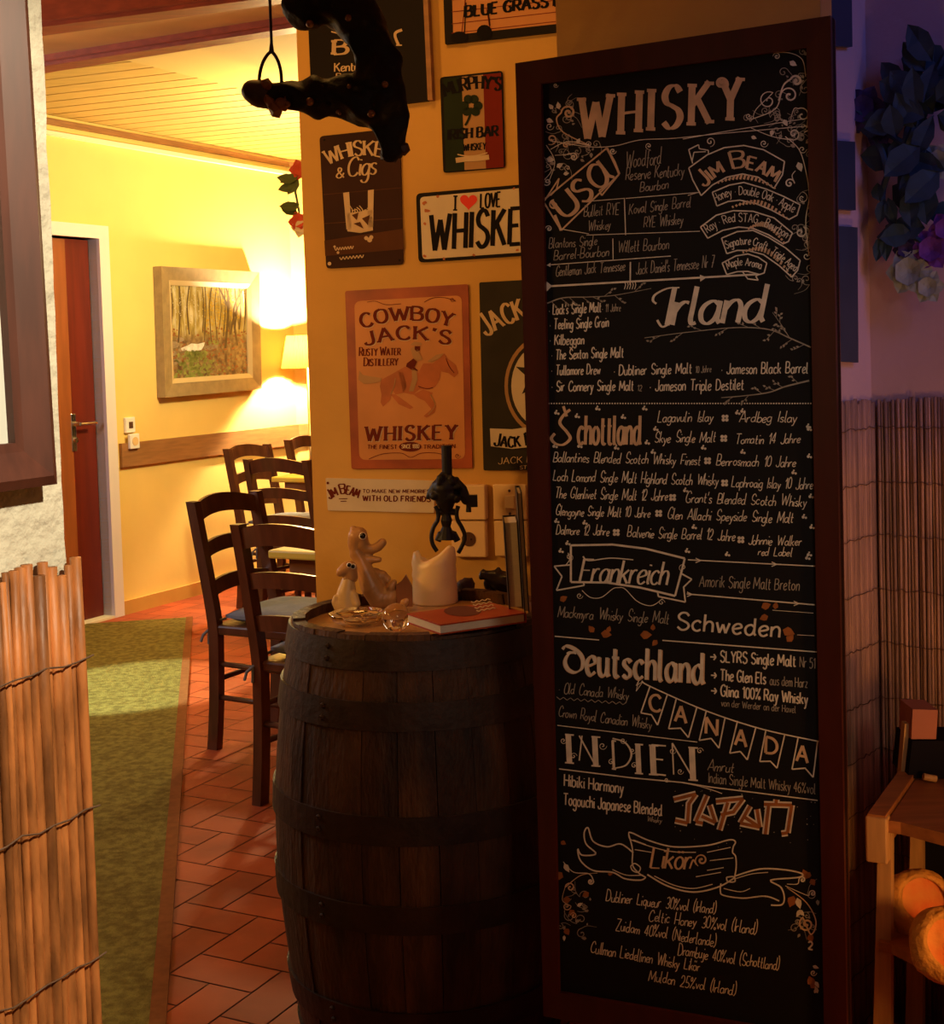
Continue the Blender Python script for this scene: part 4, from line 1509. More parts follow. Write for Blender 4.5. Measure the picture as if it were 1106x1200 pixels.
k.build('heart', 'heart', o)
k = ink(T, 1)
rs_ = random.Random(2)
for x, y, r in ((497, 238, 3), (500, 247, 4), (513, 230, 2), (498, 262, 2), (606, 293, 2), (555, 299, 2), (520, 303, 2.4), (602, 221, 2), (497, 300, 2.5)):
    k.poly([(x + r * rs_.uniform(0.4, 1.2) * math.cos(t * 0.785), y + r * rs_.uniform(0.4, 1.2) * math.sin(t * 0.785)) for t in range(8)])
k.build('rust_spot', 'signhorse', o)

# cowboy whiskey sign
c = [(405, 341), (549, 333), (554, 548.5), (412.5, 549.5)]
o = plate('cowboy_sign', P_sign, c, T, 'signrust', 'rusty red tin sign with a cowboy riding a galloping chestnut horse', 'sign', 3, GS)
k = ink(T)
k.poly(rounded([(415, 353), (541, 346), (545, 538), (421, 539)], 8))
k.build('panel_print', 'signtan', o)
zc = lambda pts: [(400 + x / 5.22, 330 + y / 5.22) for x, y in pts]
for layer, mn, dx, w in ((1, 'printcream', 0.8, 4.6), (2, 'signink', 0, 4.0)):
    k = ink(T, layer)
    sh = lambda pts: [(x + dx, y + dx) for x, y in pts]
    write(k, 'COWBOY', 0, 0, 0, 0, 16, w, 1.8, serif=5, gap=2.0, path=sh([(425, 384.5), (455, 377), (492, 375.5), (528, 383)]))
    write(k, "JACK'S", 0, 0, 0, 0, 15.5, w, 1.8, serif=5, gap=2.4, path=sh([(429, 405), (457, 399), (494, 398), (526, 404)]))
    write(k, 'WHISKEY', 428.7 + dx, 517 + dx, 534 + dx, 515 + dx, 17, w, 1.8, serif=5, gap=3.0)
    k.build('lettering', mn, o)
k = ink(T, 1)
write(k, 'RUSTY WATER', 421, 417, 469, 416, 10, 1.5, 0.7, serif=1.6, gap=1.4, caps_small=0.8)
write(k, 'DISTILLERY', 426.4, 429, 466, 428, 10, 1.5, 0.7, serif=1.6, gap=1.4, caps_small=0.8)
write(k, 'THE FINEST', 430.6, 526, 465, 526, 4.6, 1.0, 0.7, gap=2)
write(k, 'TRADITION', 496, 526, 533, 525, 4.6, 1.0, 0.7, gap=2)
k.dot(480.5, 523.5, 6, 20, 2.2, 0.95)
k.stroke([(430, 354), (440, 353), (452, 357), (470, 356)], 0.7, smooth=True)
k.stroke([(497, 354), (508, 349), (522, 349), (534, 353)], 0.7, smooth=True)
k.stroke([(432, 538), (448, 532), (470, 531), (481, 536), (494, 531), (512, 531), (528, 536)], 0.7, smooth=True)
k.spiral(536, 534, 3.5, 0, 1.2, 0.7)
k.spiral(530, 351, 3, 0, 1.2, 0.7)
k.build('lettering', 'signink', o)
k = ink(T, 2)
write(k, 'SINCE 1880', 470.5, 525.3, 491, 525, 4.4, 0.9, 0.7, gap=1.6)
k.build('lettering', 'printcream', o)
k = ink(T, 1)
k.poly(zc([(245, 600), (300, 570), (345, 545), (380, 560), (400, 640), (380, 680), (330, 690), (310, 660), (300, 720), (255, 765), (240, 740), (245, 690), (235, 640)]))
k.poly(zc([(345, 545), (390, 520), (470, 560), (480, 655), (440, 692), (380, 680)]))
k.poly(zc([(470, 560), (500, 500), (560, 500), (600, 470), (612, 520), (600, 600), (575, 640), (540, 660), (478, 660)]))
k.poly(zc([(600, 470), (630, 440), (650, 470), (700, 510), (716, 560), (690, 586), (655, 560), (612, 550)]))
k.poly(zc([(440, 690), (500, 660), (560, 680), (540, 702), (578, 760), (570, 800), (520, 832), (503, 822), (550, 780), (510, 730), (470, 712)]))
k.poly(zc([(300, 690), (330, 690), (400, 740), (440, 770), (420, 780), (350, 750)]))
k.build('horse_print', 'signhorse', o)
k = ink(T, 2)
k.poly(zc([(245, 590), (180, 580), (130, 570), (110, 545), (103, 600), (140, 626), (200, 620), (240, 610)]))
k.poly(zc([(525, 488), (580, 448), (626, 438), (600, 470), (550, 492)]))
k.poly(zc([(430, 530), (460, 545), (466, 600), (440, 672), (412, 672), (432, 600)]))
k.poly(zc([(420, 388), (446, 366), (488, 374), (492, 386), (455, 392)]))
k.poly(zc([(422, 410), (450, 395), (470, 420), (496, 476), (470, 486), (440, 470)]))
k.stroke(zc([(300, 690), (322, 640), (330, 590)]), 1.0, smooth=True)
k.stroke(zc([(545, 690), (572, 755), (530, 815)]), 0.9, smooth=True)
k.build('horse_print', 'signtanlight', o)
k = ink(T, 2)
k.poly(zc([(400, 500), (440, 470), (462, 490), (446, 524), (470, 545), (440, 545), (395, 520)]))
k.poly(zc([(448, 395), (482, 395), (480, 420), (460, 428), (448, 415)]))
k.stroke(zc([(470, 640), (520, 655), (560, 648)]), 1.0, smooth=True)
k.stroke(zc([(640, 470), (660, 520), (690, 560)]), 0.8, smooth=True)
k.build('horse_print', 'signink', o)

# dark distillery sign behind the blackboard
c = [(562, 331), (662, 325.5), (668, 550), (567, 551)]
o = plate('distillery_sign', P_sign, c, T, 'signdark', 'charcoal tin sign with a white star oval, right half behind the blackboard', 'sign', 2, GS)
k = ink(T)
k.dot(641, 452, 50, 40, 1.0, 1.2)
k.build('oval_rim', 'signtanlight', o)
k = ink(T, 1)
k.dot(641, 452, 46, 40, 1.0, 1.2)
k.build('oval_print', 'signdark', o)
k = ink(T, 2)
k.dot(641, 452, 42, 40, 1.0, 1.22)
k.build('oval_print', 'signwhite', o)
k = ink(T, 3)
k.poly([(630 + (28 if i % 2 == 0 else 11) * math.sin(math.pi * i / 5 + 0.1), 441 - (28 if i % 2 == 0 else 11) * math.cos(math.pi * i / 5 + 0.1)) for i in range(10)])
k.build('star_print', 'signdark', o)
k = ink(T, 4)
k.poly([(574, 502), (600, 503), (630, 499), (660, 494), (660, 517), (630, 523), (600, 526), (575, 523)])
k.build('banner_print', 'signwhite', o)
k = ink(T, 5)
write(k, 'JACK DANIEL', 0, 0, 0, 0, 15, 2.8, 1.4, serif=2.5, gap=1.6, caps_small=0.82, path=[(579, 522), (600, 524), (630, 520), (658, 514)])
k.build('lettering', 'printblack', o)
k = ink(T, 1)
write(k, 'JACK', 0, 0, 0, 0, 27, 4.2, 2.2, serif=4, gap=1.6, caps_small=0.86, path=[(571, 394), (590, 382), (616, 372)])
write(k, 'JACK DANIEL', 584, 544, 655, 540, 7.5, 1.0, 0.6, gap=1.8)
write(k, 'ST', 609, 550, 617, 549.6, 4, 0.8, 0.5)
k.build('lettering', 'printcream', o)

# long white strip sign
c = [(382, 560), (509, 563), (509, 601), (384.5, 598)]
o = plate('strip_sign', P_sign, c, 0.003, 'signwhite', 'long white strip sign about old friends below the cowboy sign', 'sign', 1.5, GS)
k = ink(0.003)
write(k, 'JIM BEAM', 0, 0, 0, 0, 11.5, 2.2, 1.0, serif=1.8, gap=1.2, caps_small=0.85, path=[(386.5, 585), (402, 578.5), (419, 583.5)])
k.stroke([(397, 584.5), (407, 584.3)], 1.0)
k.stroke([(399, 587.5), (406, 587.3)], 0.9)
write(k, 'TO MAKE NEW MEMORIES', 425, 577.5, 503, 578, 4.2, 0.9, 0.6, gap=2.4)
write(k, 'WITH OLD FRIENDS', 425, 587, 504, 588, 6.4, 1.5, 1.1, gap=2.8)
k.dot(384, 566, 1.6)
k.build('lettering', 'signink', o)

# blue grass sign at the top
c = [(520, -34), (664, -50), (667, 37), (523, 53)]
o = plate('music_sign', P_sign, c, 0.01, 'signblack', 'black framed tan sign with dark red music lettering above the Irish bar sign', 'sign', 1.5, GS)
k = ink(0.01)
k.poly([(529, -30), (660, -44), (662, 27), (531, 41)])
k.build('face', 'signtan', o)
k = ink(0.01, 1)
for y in (-2, 12, 26, 37):
    k.stroke([(529, y + 2), (662, y - 13)], 0.9)
k.stroke([(541, 38), (545, 2), (546, -20)], 1.0)
k.stroke([(568, 36), (574, 34), (570, 10)], 1.0)
k.build('staff_line', 'signred', o)
k = ink(0.01, 2)
write(k, 'BLUE GRASS BAND', 545, 20, 690, 2, 13, 4, 1.8, serif=4, gap=1.6)
k.dot(538, 44, 9, 16, 1.1, 0.8)
k.dot(567.5, 38, 9, 16, 1.0, 1.0)
k.stroke([(544, 40), (546, 3)], 1.2)
k.stroke([(574, 30), (571, 5)], 1.2)
k.build('lettering', 'printblack', o)

# switches and sockets
GW = 'ivory wall plates beside the strip sign'
specs = [('power_socket', (532, 567, 572, 607.5), 0.026, 'upper ivory wall box right of the long strip sign', 'socket'),
         ('power_socket', (532, 609, 572, 651), 0.022, 'lower ivory wall box with a round dark socket behind the candle', 'socket'),
         ('light_switch', (579, 567, 618, 608), 0.012, 'upper ivory switch plate with a rocker beside the blackboard', 'switch'),
         ('light_switch', (580.5, 609.5, 619, 651), 0.012, 'lower ivory switch plate behind the upright black book', 'switch')]
for i, (nm, (x0, y0, x1, y1), th_, lab, cat) in enumerate(specs):
    a, b_, c_, d_ = [P_sign.hit(*p, 0.0) for p in ((x0, y0), (x1, y0 + 0.3), (x1 + 0.8, y1 + 0.3), (x0 + 0.8, y1))]
    ctr = (a + b_ + c_ + d_) / 4 + P_sign.n * (th_ / 2 + 0.001)
    q = MB()
    q.box(ctr, ((b_ - a).length, th_, (a - d_).length), (P_sign.u, P_sign.n, Z), 0.003)
    o = q.build(nm, 'ivoryplastic')
    tag(o, lab, cat, GW)
    fc = ctr + P_sign.n * (th_ / 2)
    RS = Matrix((P_sign.u, Z, P_sign.n)).transposed()
    if i == 1:
        bm = bmesh.new()
        bmesh.ops.create_cone(bm, cap_ends=True, segments=24, radius1=0.0165, radius2=0.0165, depth=0.003)
        MB().frombm(bm, lambda p: fc + P_sign.u * 0.001 + RS @ p).build('socket_well', 'darkplastic', o)
        for s in (-1, 1):
            MB().ball(fc + P_sign.n * 0.0015 + P_sign.u * (0.001 + s * 0.006), 0.002, 1).build('socket_hole', 'printblack', o)
    if i >= 2:
        q = MB()
        q.box(fc + P_sign.n * 0.003 + P_sign.u * 0.002, (0.022, 0.010, 0.030), (P_sign.u, (P_sign.n + Z * 0.18).normalized(), Z), 0.002)
        q.build('rocker', 'ivoryplastic', o)
        for s in (-1, 1):
            MB().ball(fc + Z * 0.026 * s, 0.0032, 2, (1, 1, 1)).build('screw', 'darkplastic', o)

# ------------------------------------------------------------------ blackboard
BT = 0.012                                            # frame stands this far in front of the panel
outer = [(607, 75.5), (975, 20), (995, 1262), (640, 1187)]
inner = [(636, 99), (946, 57), (967, 1214), (657, 1161)]
po = [P_board.hit(*p, 0) for p in outer]
pi_ = [P_board.hit(*p, 0) for p in inner]
board = MB().prism(list(reversed([p - P_board.n * 0.018 for p in po])), P_board.n * 0.018).build('chalkboard', 'board')
tag(board, 'tall blackboard in a dark red wooden frame covered with hand lettered whisky names', 'blackboard')
nF = P_board.n
for i in range(4):
    j = (i + 1) % 4
    q = MB()
    b4 = [po[i], po[j], pi_[j], pi_[i]]
    q.hexa([v - nF * 0.024 if k < 2 else v + nF * 0.0002 for k, v in enumerate(b4)], [v + nF * (BT if k < 2 else BT * 0.7) for k, v in enumerate(b4)])
    q.build('frame', 'boardframe', board)


def B(layer=0):
    return Ink(P_board, 0.0008 + 0.0004 * layer)


def zz(ox, oy, pts, s=3.072):
    return [(ox + x / s, oy + y / s) for x, y in pts]


HW = dict(jit=0.8, slant=0.14, gap=1.3, xh=4.7, ws=5.5)

# --- headings
k = B()
write(k, 'WHISKY', 680, 163.5, 866, 140, 49, 8.2, 2.4, serif=11, gap=3.4)
k.spiral(845, 98, 9, 60, -1.1, 3.5)
for x in ():
    k.stroke([(x - 5.6, 136 - (x - 740) * 0.125), (x + 5.6, 134.5 - (x - 740) * 0.125)], 2.2)
k.build('chalk_heading', 'chalktan', board)
k = B(1)
usa = [(711, 173.4), (725.5, 204), (657.4, 270), (637, 236.7)]
UP = (-0.62, -0.79)
write(k, 'U', 663, 257, 680, 242.5, 27, 5.6, 2.2, up=UP)
write(k, 'S', 684, 239.5, 696, 229, 27, 5.0, 2.4, up=UP)
write(k, 'a', 701, 224, 719, 208.5, 46, 5.0, 2.2, up=UP)
k.spiral(649, 240, 6, -90, -1.1, 2.4)
k.build('chalk_heading', 'chalktan', board)
k = B()
k.stroke(usa, 1.9, closed=False)
k.stroke([usa[3], (637.5, 234), (711, 173.4)], 1.9)
k.stroke([(637, 236.7), (655, 209), (652, 222), (645, 229)], 1.6)
k.stroke([(650, 252), (657.4, 270)], 3.2)
k.stroke([(725.5, 204), (705, 229), (702, 223), (709, 219)], 1.8)
k.stroke([(711, 173.4), (720, 190), (725.5, 204)], 2.8)
k.build('chalk_banner', 'chalktan', board)

# jim beam stack of banners, zoom frame 790,160 x 6.506
j_ = lambda pts: [(790 + x / 6.506, 160 + y / 6.506) for x, y in pts]
k = B()
ban = [
    [(110, 240), (250, 140), (380, 85), (530, 68), (680, 100), (840, 190), (825, 290), (760, 395), (640, 310), (520, 285), (400, 310), (290, 370), (205, 450), (140, 330), (110, 240)],
    [(290, 425), (420, 370), (530, 350), (700, 400), (830, 455), (960, 520), (935, 600), (875, 632), (740, 560), (620, 510), (500, 485), (410, 495), (325, 530), (290, 425)],
    [(200, 690), (320, 600), (450, 565), (600, 570), (760, 620), (900, 735), (870, 800), (830, 818), (720, 750), (600, 700), (490, 690), (370, 715), (255, 775), (200, 690)],
    [(360, 775), (480, 725), (600, 715), (720, 770), (850, 850), (960, 945), (940, 1020), (895, 1072), (800, 985), (680, 900), (560, 868), (480, 868), (400, 893), (360, 775)],
    [(365, 965), (470, 910), (560, 895), (640, 920), (705, 965), (685, 1040), (650, 1052), (560, 1028), (480, 1030), (400, 1052), (365, 965)],
]
for b_ in ban:
    pts = j_(b_)
    k.stroke(pts, 1.5)
k.stroke(j_([(140, 205), (110, 100), (185, 62), (190, 92), (260, 105), (260, 130)]), 1.4)
k.stroke(j_([(135, 190), (150, 120), (240, 115)]), 1.2)
k.stroke(j_([(520, 1030), (560, 1085), (640, 1095), (620, 1065), (650, 1050)]), 1.4)
k.build('chalk_banner', 'chalk', board)
k = B()
for x0, x1, y0, y1 in ((330, 760, 355, 395), (440, 850, 540, 625), (560, 830, 705, 812), (520, 880, 885, 1060)):
    n = 16
    for i in range(n):
        t = i / (n - 1)
        x = x0 + (x1 - x0) * t
        yb = y0 + (y1 - y0) * t * t - 28 * math.sin(math.pi * t)
        hh = 40 * math.sin(math.pi * t) + 6
        k.stroke(j_([(x, yb - hh * 0.2), (x + 12, yb - hh)]), 2.6)
k.build('chalk_shading', 'chalktan', board)
k = B(1)
write(k, 'JIM BEAM', 0, 0, 0, 0, 20, 3.8, 1.6, serif=3.4, gap=1.5, caps_small=0.72, path=j_([(235, 385), (330, 300), (430, 250), (520, 238), (640, 270), (765, 345)]))
k.build('chalk_heading', 'chalktan', board)
k = B(1)
for tx, pth, h in (('Honey * Double Oak * Apple', [(320, 500), (420, 455), (540, 445), (700, 480), (810, 530), (905, 580)], 10),
                   ('Ray * Red STAG * Bourbon', [(255, 735), (350, 680), (460, 650), (620, 660), (740, 710), (850, 775)], 10),
                   ('Signature Craft * Triple Aged', [(400, 855), (500, 825), (600, 830), (720, 880), (820, 950), (915, 1030)], 9),
                   ('Maple Aroma', [(410, 1012), (480, 985), (560, 985), (660, 1010)], 9)):
    write(k, tx, 0, 0, 0, 0, h, 0.95, path=j_(pth), gap=1.4, jit=0.4)
k.build('chalk_writing', 'chalk', board)

k = B()
write(k, 'Woodford', 733, 197.5, 774, 192, 19, 1.0, **HW)
write(k, 'Reserve Kentucky', 733, 211, 801, 206, 15, 1.0, **HW)
write(k, 'Bourbon', 750, 225, 783, 221, 12, 1.0, **HW)
write(k, 'Bulleit RYE', 684, 254, 725, 251, 13, 0.9, **HW)
write(k, 'Whiskey', 689, 271, 715, 268, 12, 0.9, **HW)
write(k, 'Koval Single Barrel', 737, 251, 809, 242, 13, 0.9, **HW)
write(k, 'RYE Whiskey', 754, 267, 800, 262.5, 13, 0.9, **HW)
write(k, 'Blantons Single', 643, 291, 699, 287, 12, 0.9, **HW)
write(k, 'Barrel-Bourbon', 649, 305, 713, 300, 12, 0.9, **HW)
write(k, 'Willett Bourbon', 724, 296.5, 783, 291.5, 14, 0.9, **HW)
write(k, 'Gentleman Jack Tennessee', 651, 324, 732, 317, 13, 0.9, **HW)
write(k, "Jack Daniel's Tennessee Nr 7", 745, 321.5, 836, 313, 14, 0.9, **HW)
k.build('chalk_writing', 'chalkdim', board)
k = B()
for a, b_, w in (((688, 236), (731, 232.5), 0.8), ((733, 232.5), (819, 225.5), 0.8), ((731.5, 232), (733, 275.5), 1.1), ((687, 275.5), (820, 271), 0.8), ((718, 279.5), (718.3, 304), 0.9),
                 ((642, 310.5), (786, 300), 1.0), ((738.6, 307), (738.3, 334), 1.6), ((640.5, 335.6), (887, 321.5), 2.2), ((806, 229), (816, 226), 0.8), ((655, 268), (690, 274), 0.8)):
    k.stroke([a, b_], w)
k.poly([(640.5, 330), (647, 335), (640.5, 341.5)])
k.poly([(820, 322), (828, 325), (820.5, 330)])
for x in (733, 736, 739, 742, 745):
    k.stroke([(x - 1, 330), (x, 334), (x - 1.5, 339)], 0.9)
k.poly([(640.5, 310.8), (645, 308), (645, 313)])
k.build('chalk_line', 'chalk', board)

# --- Irland
k = B(1)
write(k, 'Irland', 780, 381, 893, 377, 44, 6.0, 2.6, slant=0.16, gap=0.9)
k.stroke([(769, 356), (765, 352), (768, 345), (782, 338), (796, 337)], 3, 1.4, smooth=True)
k.stroke([(770, 375), (776, 383), (786, 378)], 3, 1.8, smooth=True)
k.build('chalk_heading', 'chalk', board)
k = B()
IR = dict(jit=0.5, slant=0.05, gap=1.5, xh=5.4, ws=5.0)
write(k, "* Lock's Single Malt", 643, 369, 704, 365.5, 12, 1.3, **IR)
write(k, '* Teeling Single Grain', 644, 386, 713, 383, 12, 1.3, **IR)
write(k, '* Kilbeggan', 644, 404, 684, 403.5, 12, 1.3, **IR)
write(k, '* The Sexton Single Malt', 646, 421.5, 730, 418.5, 12, 1.3, **IR)
write(k, '* Tullamore Drew', 646, 439.5, 703, 438.5, 11.5, 1.3, **IR)
write(k, '* Dubliner Single Malt', 719, 440, 810, 437.5, 12, 1.3, **IR)
write(k, '* Jameson Black Barrel', 845, 438.5, 946, 437, 13, 1.3, **IR)
write(k, '* Sir Connery Single Malt', 646, 458.5, 742, 457.5, 12, 1.3, **IR)
write(k, '* Jameson Triple Destilet', 761, 458.5, 871, 456.5, 13, 1.3, **IR)
k.build('chalk_writing', 'chalk', board)
k = B()
write(k, '- 11 Jahre', 705, 366, 727, 364.5, 9, 0.8, **IR)
write(k, '10 Jahre', 815, 437, 833, 436, 8, 0.8, **IR)
write(k, '12', 747, 458, 752, 458, 7, 0.8, **IR)
k.build('chalk_writing', 'chalkdim', board)
k = B()
x = 643.0
while x < 950:
    k.dot(x, 472.8, 0.95, 6)
    x += 3.1
k.build('chalk_line', 'chalk', board)
k = B()


def twig(k, pts, w, n, L, up=1):
    sp_ = smooth_pts(pts, 8)
    k.stroke(sp_, w, taper=(1.3, 0.5))
    rt = random.Random(int(pts[0][0]))
    for i in range(n):
        p = sp_[int((i + 1) / (n + 1) * (len(sp_) - 1))]
        a = rt.choice((-1, 1)) * rt.uniform(20, 50) + up
        x1, y1 = p[0] + L * math.cos(math.radians(a)), p[1] + L * math.sin(math.radians(a))
        k.stroke([p, (x1, y1)], 0.6)
        for t in (0.5, 0.8, 1.05):
            k.leaf(p[0] + (x1 - p[0]) * t, p[1] + (y1 - p[1]) * t, 4, a + rt.uniform(-60, 60), 0.3)


twig(k, [(641, 355.5), (660, 349), (690, 348), (720, 346), (763, 338)], 1.2, 8, 13)
twig(k, [(950, 407), (925, 396), (900, 386), (860, 384), (800, 390), (755, 396)], 1.3, 10, 14, 180)
twig(k, [(925, 396), (915, 380), (905, 366)], 0.8, 4, 9, 250)
twig(k, [(948, 446), (920, 453), (900, 460), (870, 464), (845, 466)], 1.6, 6, 11, 180)
k.build('chalk_twig', 'chalkdim', board)

# --- Schottland
k = B(1)
write(k, 'chottland', 677, 521, 750, 521, 34, 3.6, 2.2, slant=0.0, gap=1.5, xh=6.2)
k.stroke([(668, 480), (660, 487), (656, 496), (664, 506), (668, 514), (660, 521), (651, 520), (646, 514), (650, 508)], 3.8, 2.2, smooth=True)
k.stroke([(660, 476), (664, 488)], 3.2)
k.build('chalk_heading', 'chalktan', board)
k = B()
SC = dict(jit=0.85, slant=0.22, gap=1.1, xh=4.4, ws=6.0)
for tx, a, b_, h in (('Lagavulin Islay', (770, 494.5), (835, 494), 13), ('Ardbeg Islay', (866, 495), (933, 494.5), 13), ('Skye Single Malt', (767, 518.5), (838, 518), 13), ('Tomatin 14 Jahre', (861, 520), (937, 519.5), 12),
                     ('Ballantines Blended Scotch Whisky Finest', (648, 541), (820, 545), 12.5), ('Benrosmach 10 Jahre', (839, 545.5), (932, 547), 12.5),
                     ('Loch Lomond Single Malt Highland Scotch Whisky', (648, 563), (841, 569), 13), ('Laphroaig Islay 10 Jahre', (857, 570.5), (952, 573.5), 13),
                     ('The Glenlivet Single Malt 12 Jahre', (650, 583.5), (782, 587), 13), ("Grant's Blended Scotch Whisky", (803, 588.5), (944, 593.5), 13),
                     ('Glengoyne Single Malt 10 Jahre', (651, 604), (761, 606.5), 12), ('Glen Allachi Speyside Single Malt', (782, 608), (929, 613), 13),
                     ('Dalmore 12 Jahre', (651.6, 626), (713, 627.6), 12), ('Balvenie Single Barrel 12 Jahre', (735, 629), (861, 634), 13), ('Johnnie Walker', (877, 638), (938, 639.5), 12), ('red Label', (888, 650.5), (927, 652), 10)):
    write(k, tx, *a, *b_, h, 1.0, **SC)
k.build('chalk_writing', 'chalk', board)
k = B()
for x, y in ((849.5, 490), (848, 513.7), (829, 540), (849, 566), (788, 583), (771.7, 601.6), (722, 624), (868, 632.5)):
    for dx, dy in ((-2, -2), (2, -2), (-2, 2), (2, 2)):
        k.dot(x + dx, y + dy, 2.1, 8)
for x, y in ((651, 484), (675, 488), (699, 479), (729, 489), (754, 479), (767, 503), (863, 484), (869, 482), (946, 500), (947, 503), (757, 519), (678, 523), (721, 525), (649, 523), (823, 525), (869, 530), (764, 530), (947, 535), (929, 554), (802, 575),
             (949, 582), (941, 606), (950, 618), (684, 613), (651, 611), (812, 618), (656, 646), (664, 637), (804, 646), (851, 650), (947, 650), (945, 654)):
    k.dot(x, y, 1.9, 6)
    k.dot(x + 3.2, y + 0.8, 1.5, 6)
    k.dot(x + 1, y - 2.6, 1.2, 6)
k.build('chalk_clover', 'chalk', board)

# --- Frankreich
f_ = lambda pts: zz(620, 630, pts)
k = B()
k.stroke(f_([(150, 28), (300, 25), (420, 40), (560, 75), (545, 135), (525, 210), (400, 180), (280, 162), (150, 160), (150, 28)]), 2.4)
k.stroke(f_([(150, 98), (90, 103), (118, 140), (98, 190), (198, 172), (195, 160)]), 1.7)
k.stroke(f_([(545, 128), (585, 150), (556, 178), (562, 232), (465, 212), (462, 195)]), 1.8)
k.stroke(f_([(190, 190), (220, 215), (260, 215), (300, 185), (320, 180), (345, 185), (390, 230), (440, 245), (480, 220)]), 0.9, smooth=True)
k.stroke(f_([(130, 100), (145, 80), (140, 55)]), 1, smooth=True)
k.spiral(679, 698, 4, 0, 1.2, 0.8)
k.spiral(775, 706, 4, 0, -1.2, 0.8)
k.spiral(800, 665, 5, 90, 1.2, 0.8)
k.spiral(667, 653, 5, 90, -1.2, 0.8)
k.build('chalk_banner', 'chalk', board)
k = B(1)
write(k, 'Frankreich', 679, 682, 781, 685.5, 27, 2.9, 1.3, slant=0.22, gap=1.0)
k.stroke([(683, 652), (690, 657), (715, 654), (742, 656)], 2, 1.2, smooth=True)
k.build('chalk_heading', 'chalk', board)
k = B()
for a, b_, w in (((806, 656), (955, 663.5), 1.3), ((804.6, 696), (954.6, 708.8), 1.5), ((650, 745.6), (702, 750), 1.3), ((776, 750.4), (957, 764), 1.4), ((905, 715), (953, 718.5), 0.6), ((934, 744), (954, 745), 0.6)):
    k.stroke([a, b_], w)
for x, y in ((818, 656.6), (907, 661), (808, 696.3), (933, 707)):
    k.stroke([(x - 3, y - 2.5), (x + 3, y + 0.3), (x - 3, y + 2.8)], 1.1)
k.build('chalk_line', 'chalk', board)
k = B()
write(k, 'Amorik Single Malt Breton', 819, 687.5, 936, 692, 13, 1.0, jit=0.5, slant=0.1, gap=1.6)
write(k, 'Mackmyra Whisky Single Malt', 653, 723, 783, 731, 13.5, 1.0, **SC)
k.build('chalk_writing', 'chalkdim', board)
k = B(1)
write(k, 'Schweden', 793, 737.5, 913, 747, 20, 2.8, 2.2, gap=1.6, slant=0.05)
k.build('chalk_heading', 'chalk', board)
k = B()
for x, y, L, a in ((704, 742, 13, 10), (696, 741, 10, 230), (712, 741, 8, 290), (750, 744, 14, 0), (765, 739, 8, 270), (770, 750, 9, 130), (892, 712, 12, -20), (908, 714, 9, 280), (900, 722, 11, 160), (917, 738, 15, 20), (922, 752, 12, -50), (656, 704, 10, -30)):
    k.leaf(x, y, L, a, 0.36)
k.build('chalk_leaf', 'chalkorange', board)

# --- Deutschland
def DD(k, w, t):
    k.stroke([(677, 764), (667, 766), (662, 775), (665, 784), (673, 788), (681, 784), (683, 775), (680, 767), (672, 760), (663, 757), (659, 761)], w, t, -0.5, smooth=True)


k = B()
DD(k, 5.6, 2.0)
write(k, 'eutschland', 687, 791, 824, 802, 36, 5.6, 2.0, gap=1.7, ang=-0.5)
k.build('chalk_heading', 'chalktan', board)
k = B(1)
DD(k, 4.2, 1.3)
write(k, 'eutschland', 686.2, 790.2, 823.2, 801.2, 36, 4.2, 1.3, gap=1.7, ang=-0.5)
k.stroke([(664, 766), (668, 764), (675, 766)], 2, smooth=True)
k.build('chalk_heading', 'chalk', board)
k = B()
DE = dict(jit=0.25, slant=0.0, gap=1.5)
write(k, '> SLYRS Single Malt', 832, 775, 932, 781, 13, 1.7, **DE)
write(k, '> The Glen Els', 833, 796.5, 897, 801.5, 13, 1.7, **DE)
write(k, '> Glina 100% Ray Whisky', 833, 814.5, 946, 825.5, 13, 1.7, **DE)
k.build('chalk_writing', 'chalk', board)
k = B()
write(k, 'Nr 51', 937, 781.5, 955, 783.5, 12, 1.0, **DE)
write(k, 'aus dem Harz', 902, 802.5, 946, 806, 11, 0.9, **DE)
write(k, 'von der Werder an der Havel', 845, 827.5, 932, 835.5, 8, 0.8, **DE)
k.build('chalk_writing', 'chalkdim', board)

# --- Canada
g_ = lambda pts: zz(620, 740, pts)
k = B()
k.stroke(g_([(405, 178), (440, 200), (640, 287), (840, 352), (1042, 396)]), 1.5, smooth=True)
for fl in ([(435, 197), (402, 293), (440, 300), (462, 337), (497, 228)], [(530, 240), (502, 350), (545, 348), (573, 382), (603, 275)], [(637, 287), (612, 392), (655, 385), (683, 420), (705, 310)],
           [(750, 322), (722, 438), (760, 432), (785, 462), (816, 345)], [(852, 355), (830, 468), (868, 467), (892, 492), (920, 370)], [(968, 382), (946, 496), (993, 492), (1022, 525), (1038, 396)]):
    k.stroke(g_(fl), 1.6)
k.stroke(g_([(410, 180), (385, 195), (395, 175), (385, 215), (410, 180)]), 0.8)
k.build('chalk_bunting', 'chalk', board)
k = B(1)
for ch, x, y in (('C', 433, 283), ('A', 525, 323), ('N', 636, 367), ('A', 741, 408), ('D', 851, 437), ('A', 962, 466)):
    (x0, y0), = g_([(x, y)])
    write(k, ch, x0, y0, x0 + 13, y0 + 2.5, 19, 3.4, 2.8)
k.build('chalk_heading', 'chalktan', board)
k = B()
write(k, '* Old Canada Whisky', 654, 812, 736, 820, 13, 0.9, **SC)
write(k, 'Crown Royal Canadian Whisky', 654, 839.5, 763, 854, 13, 0.9, **SC)
write(k, 'Amrut', 829, 903, 859, 905, 13, 1.0, **SC)
write(k, 'Indian Single Malt Whisky 46%vol', 830, 917, 955, 930.5, 12, 0.9, jit=0.4, gap=1.6)
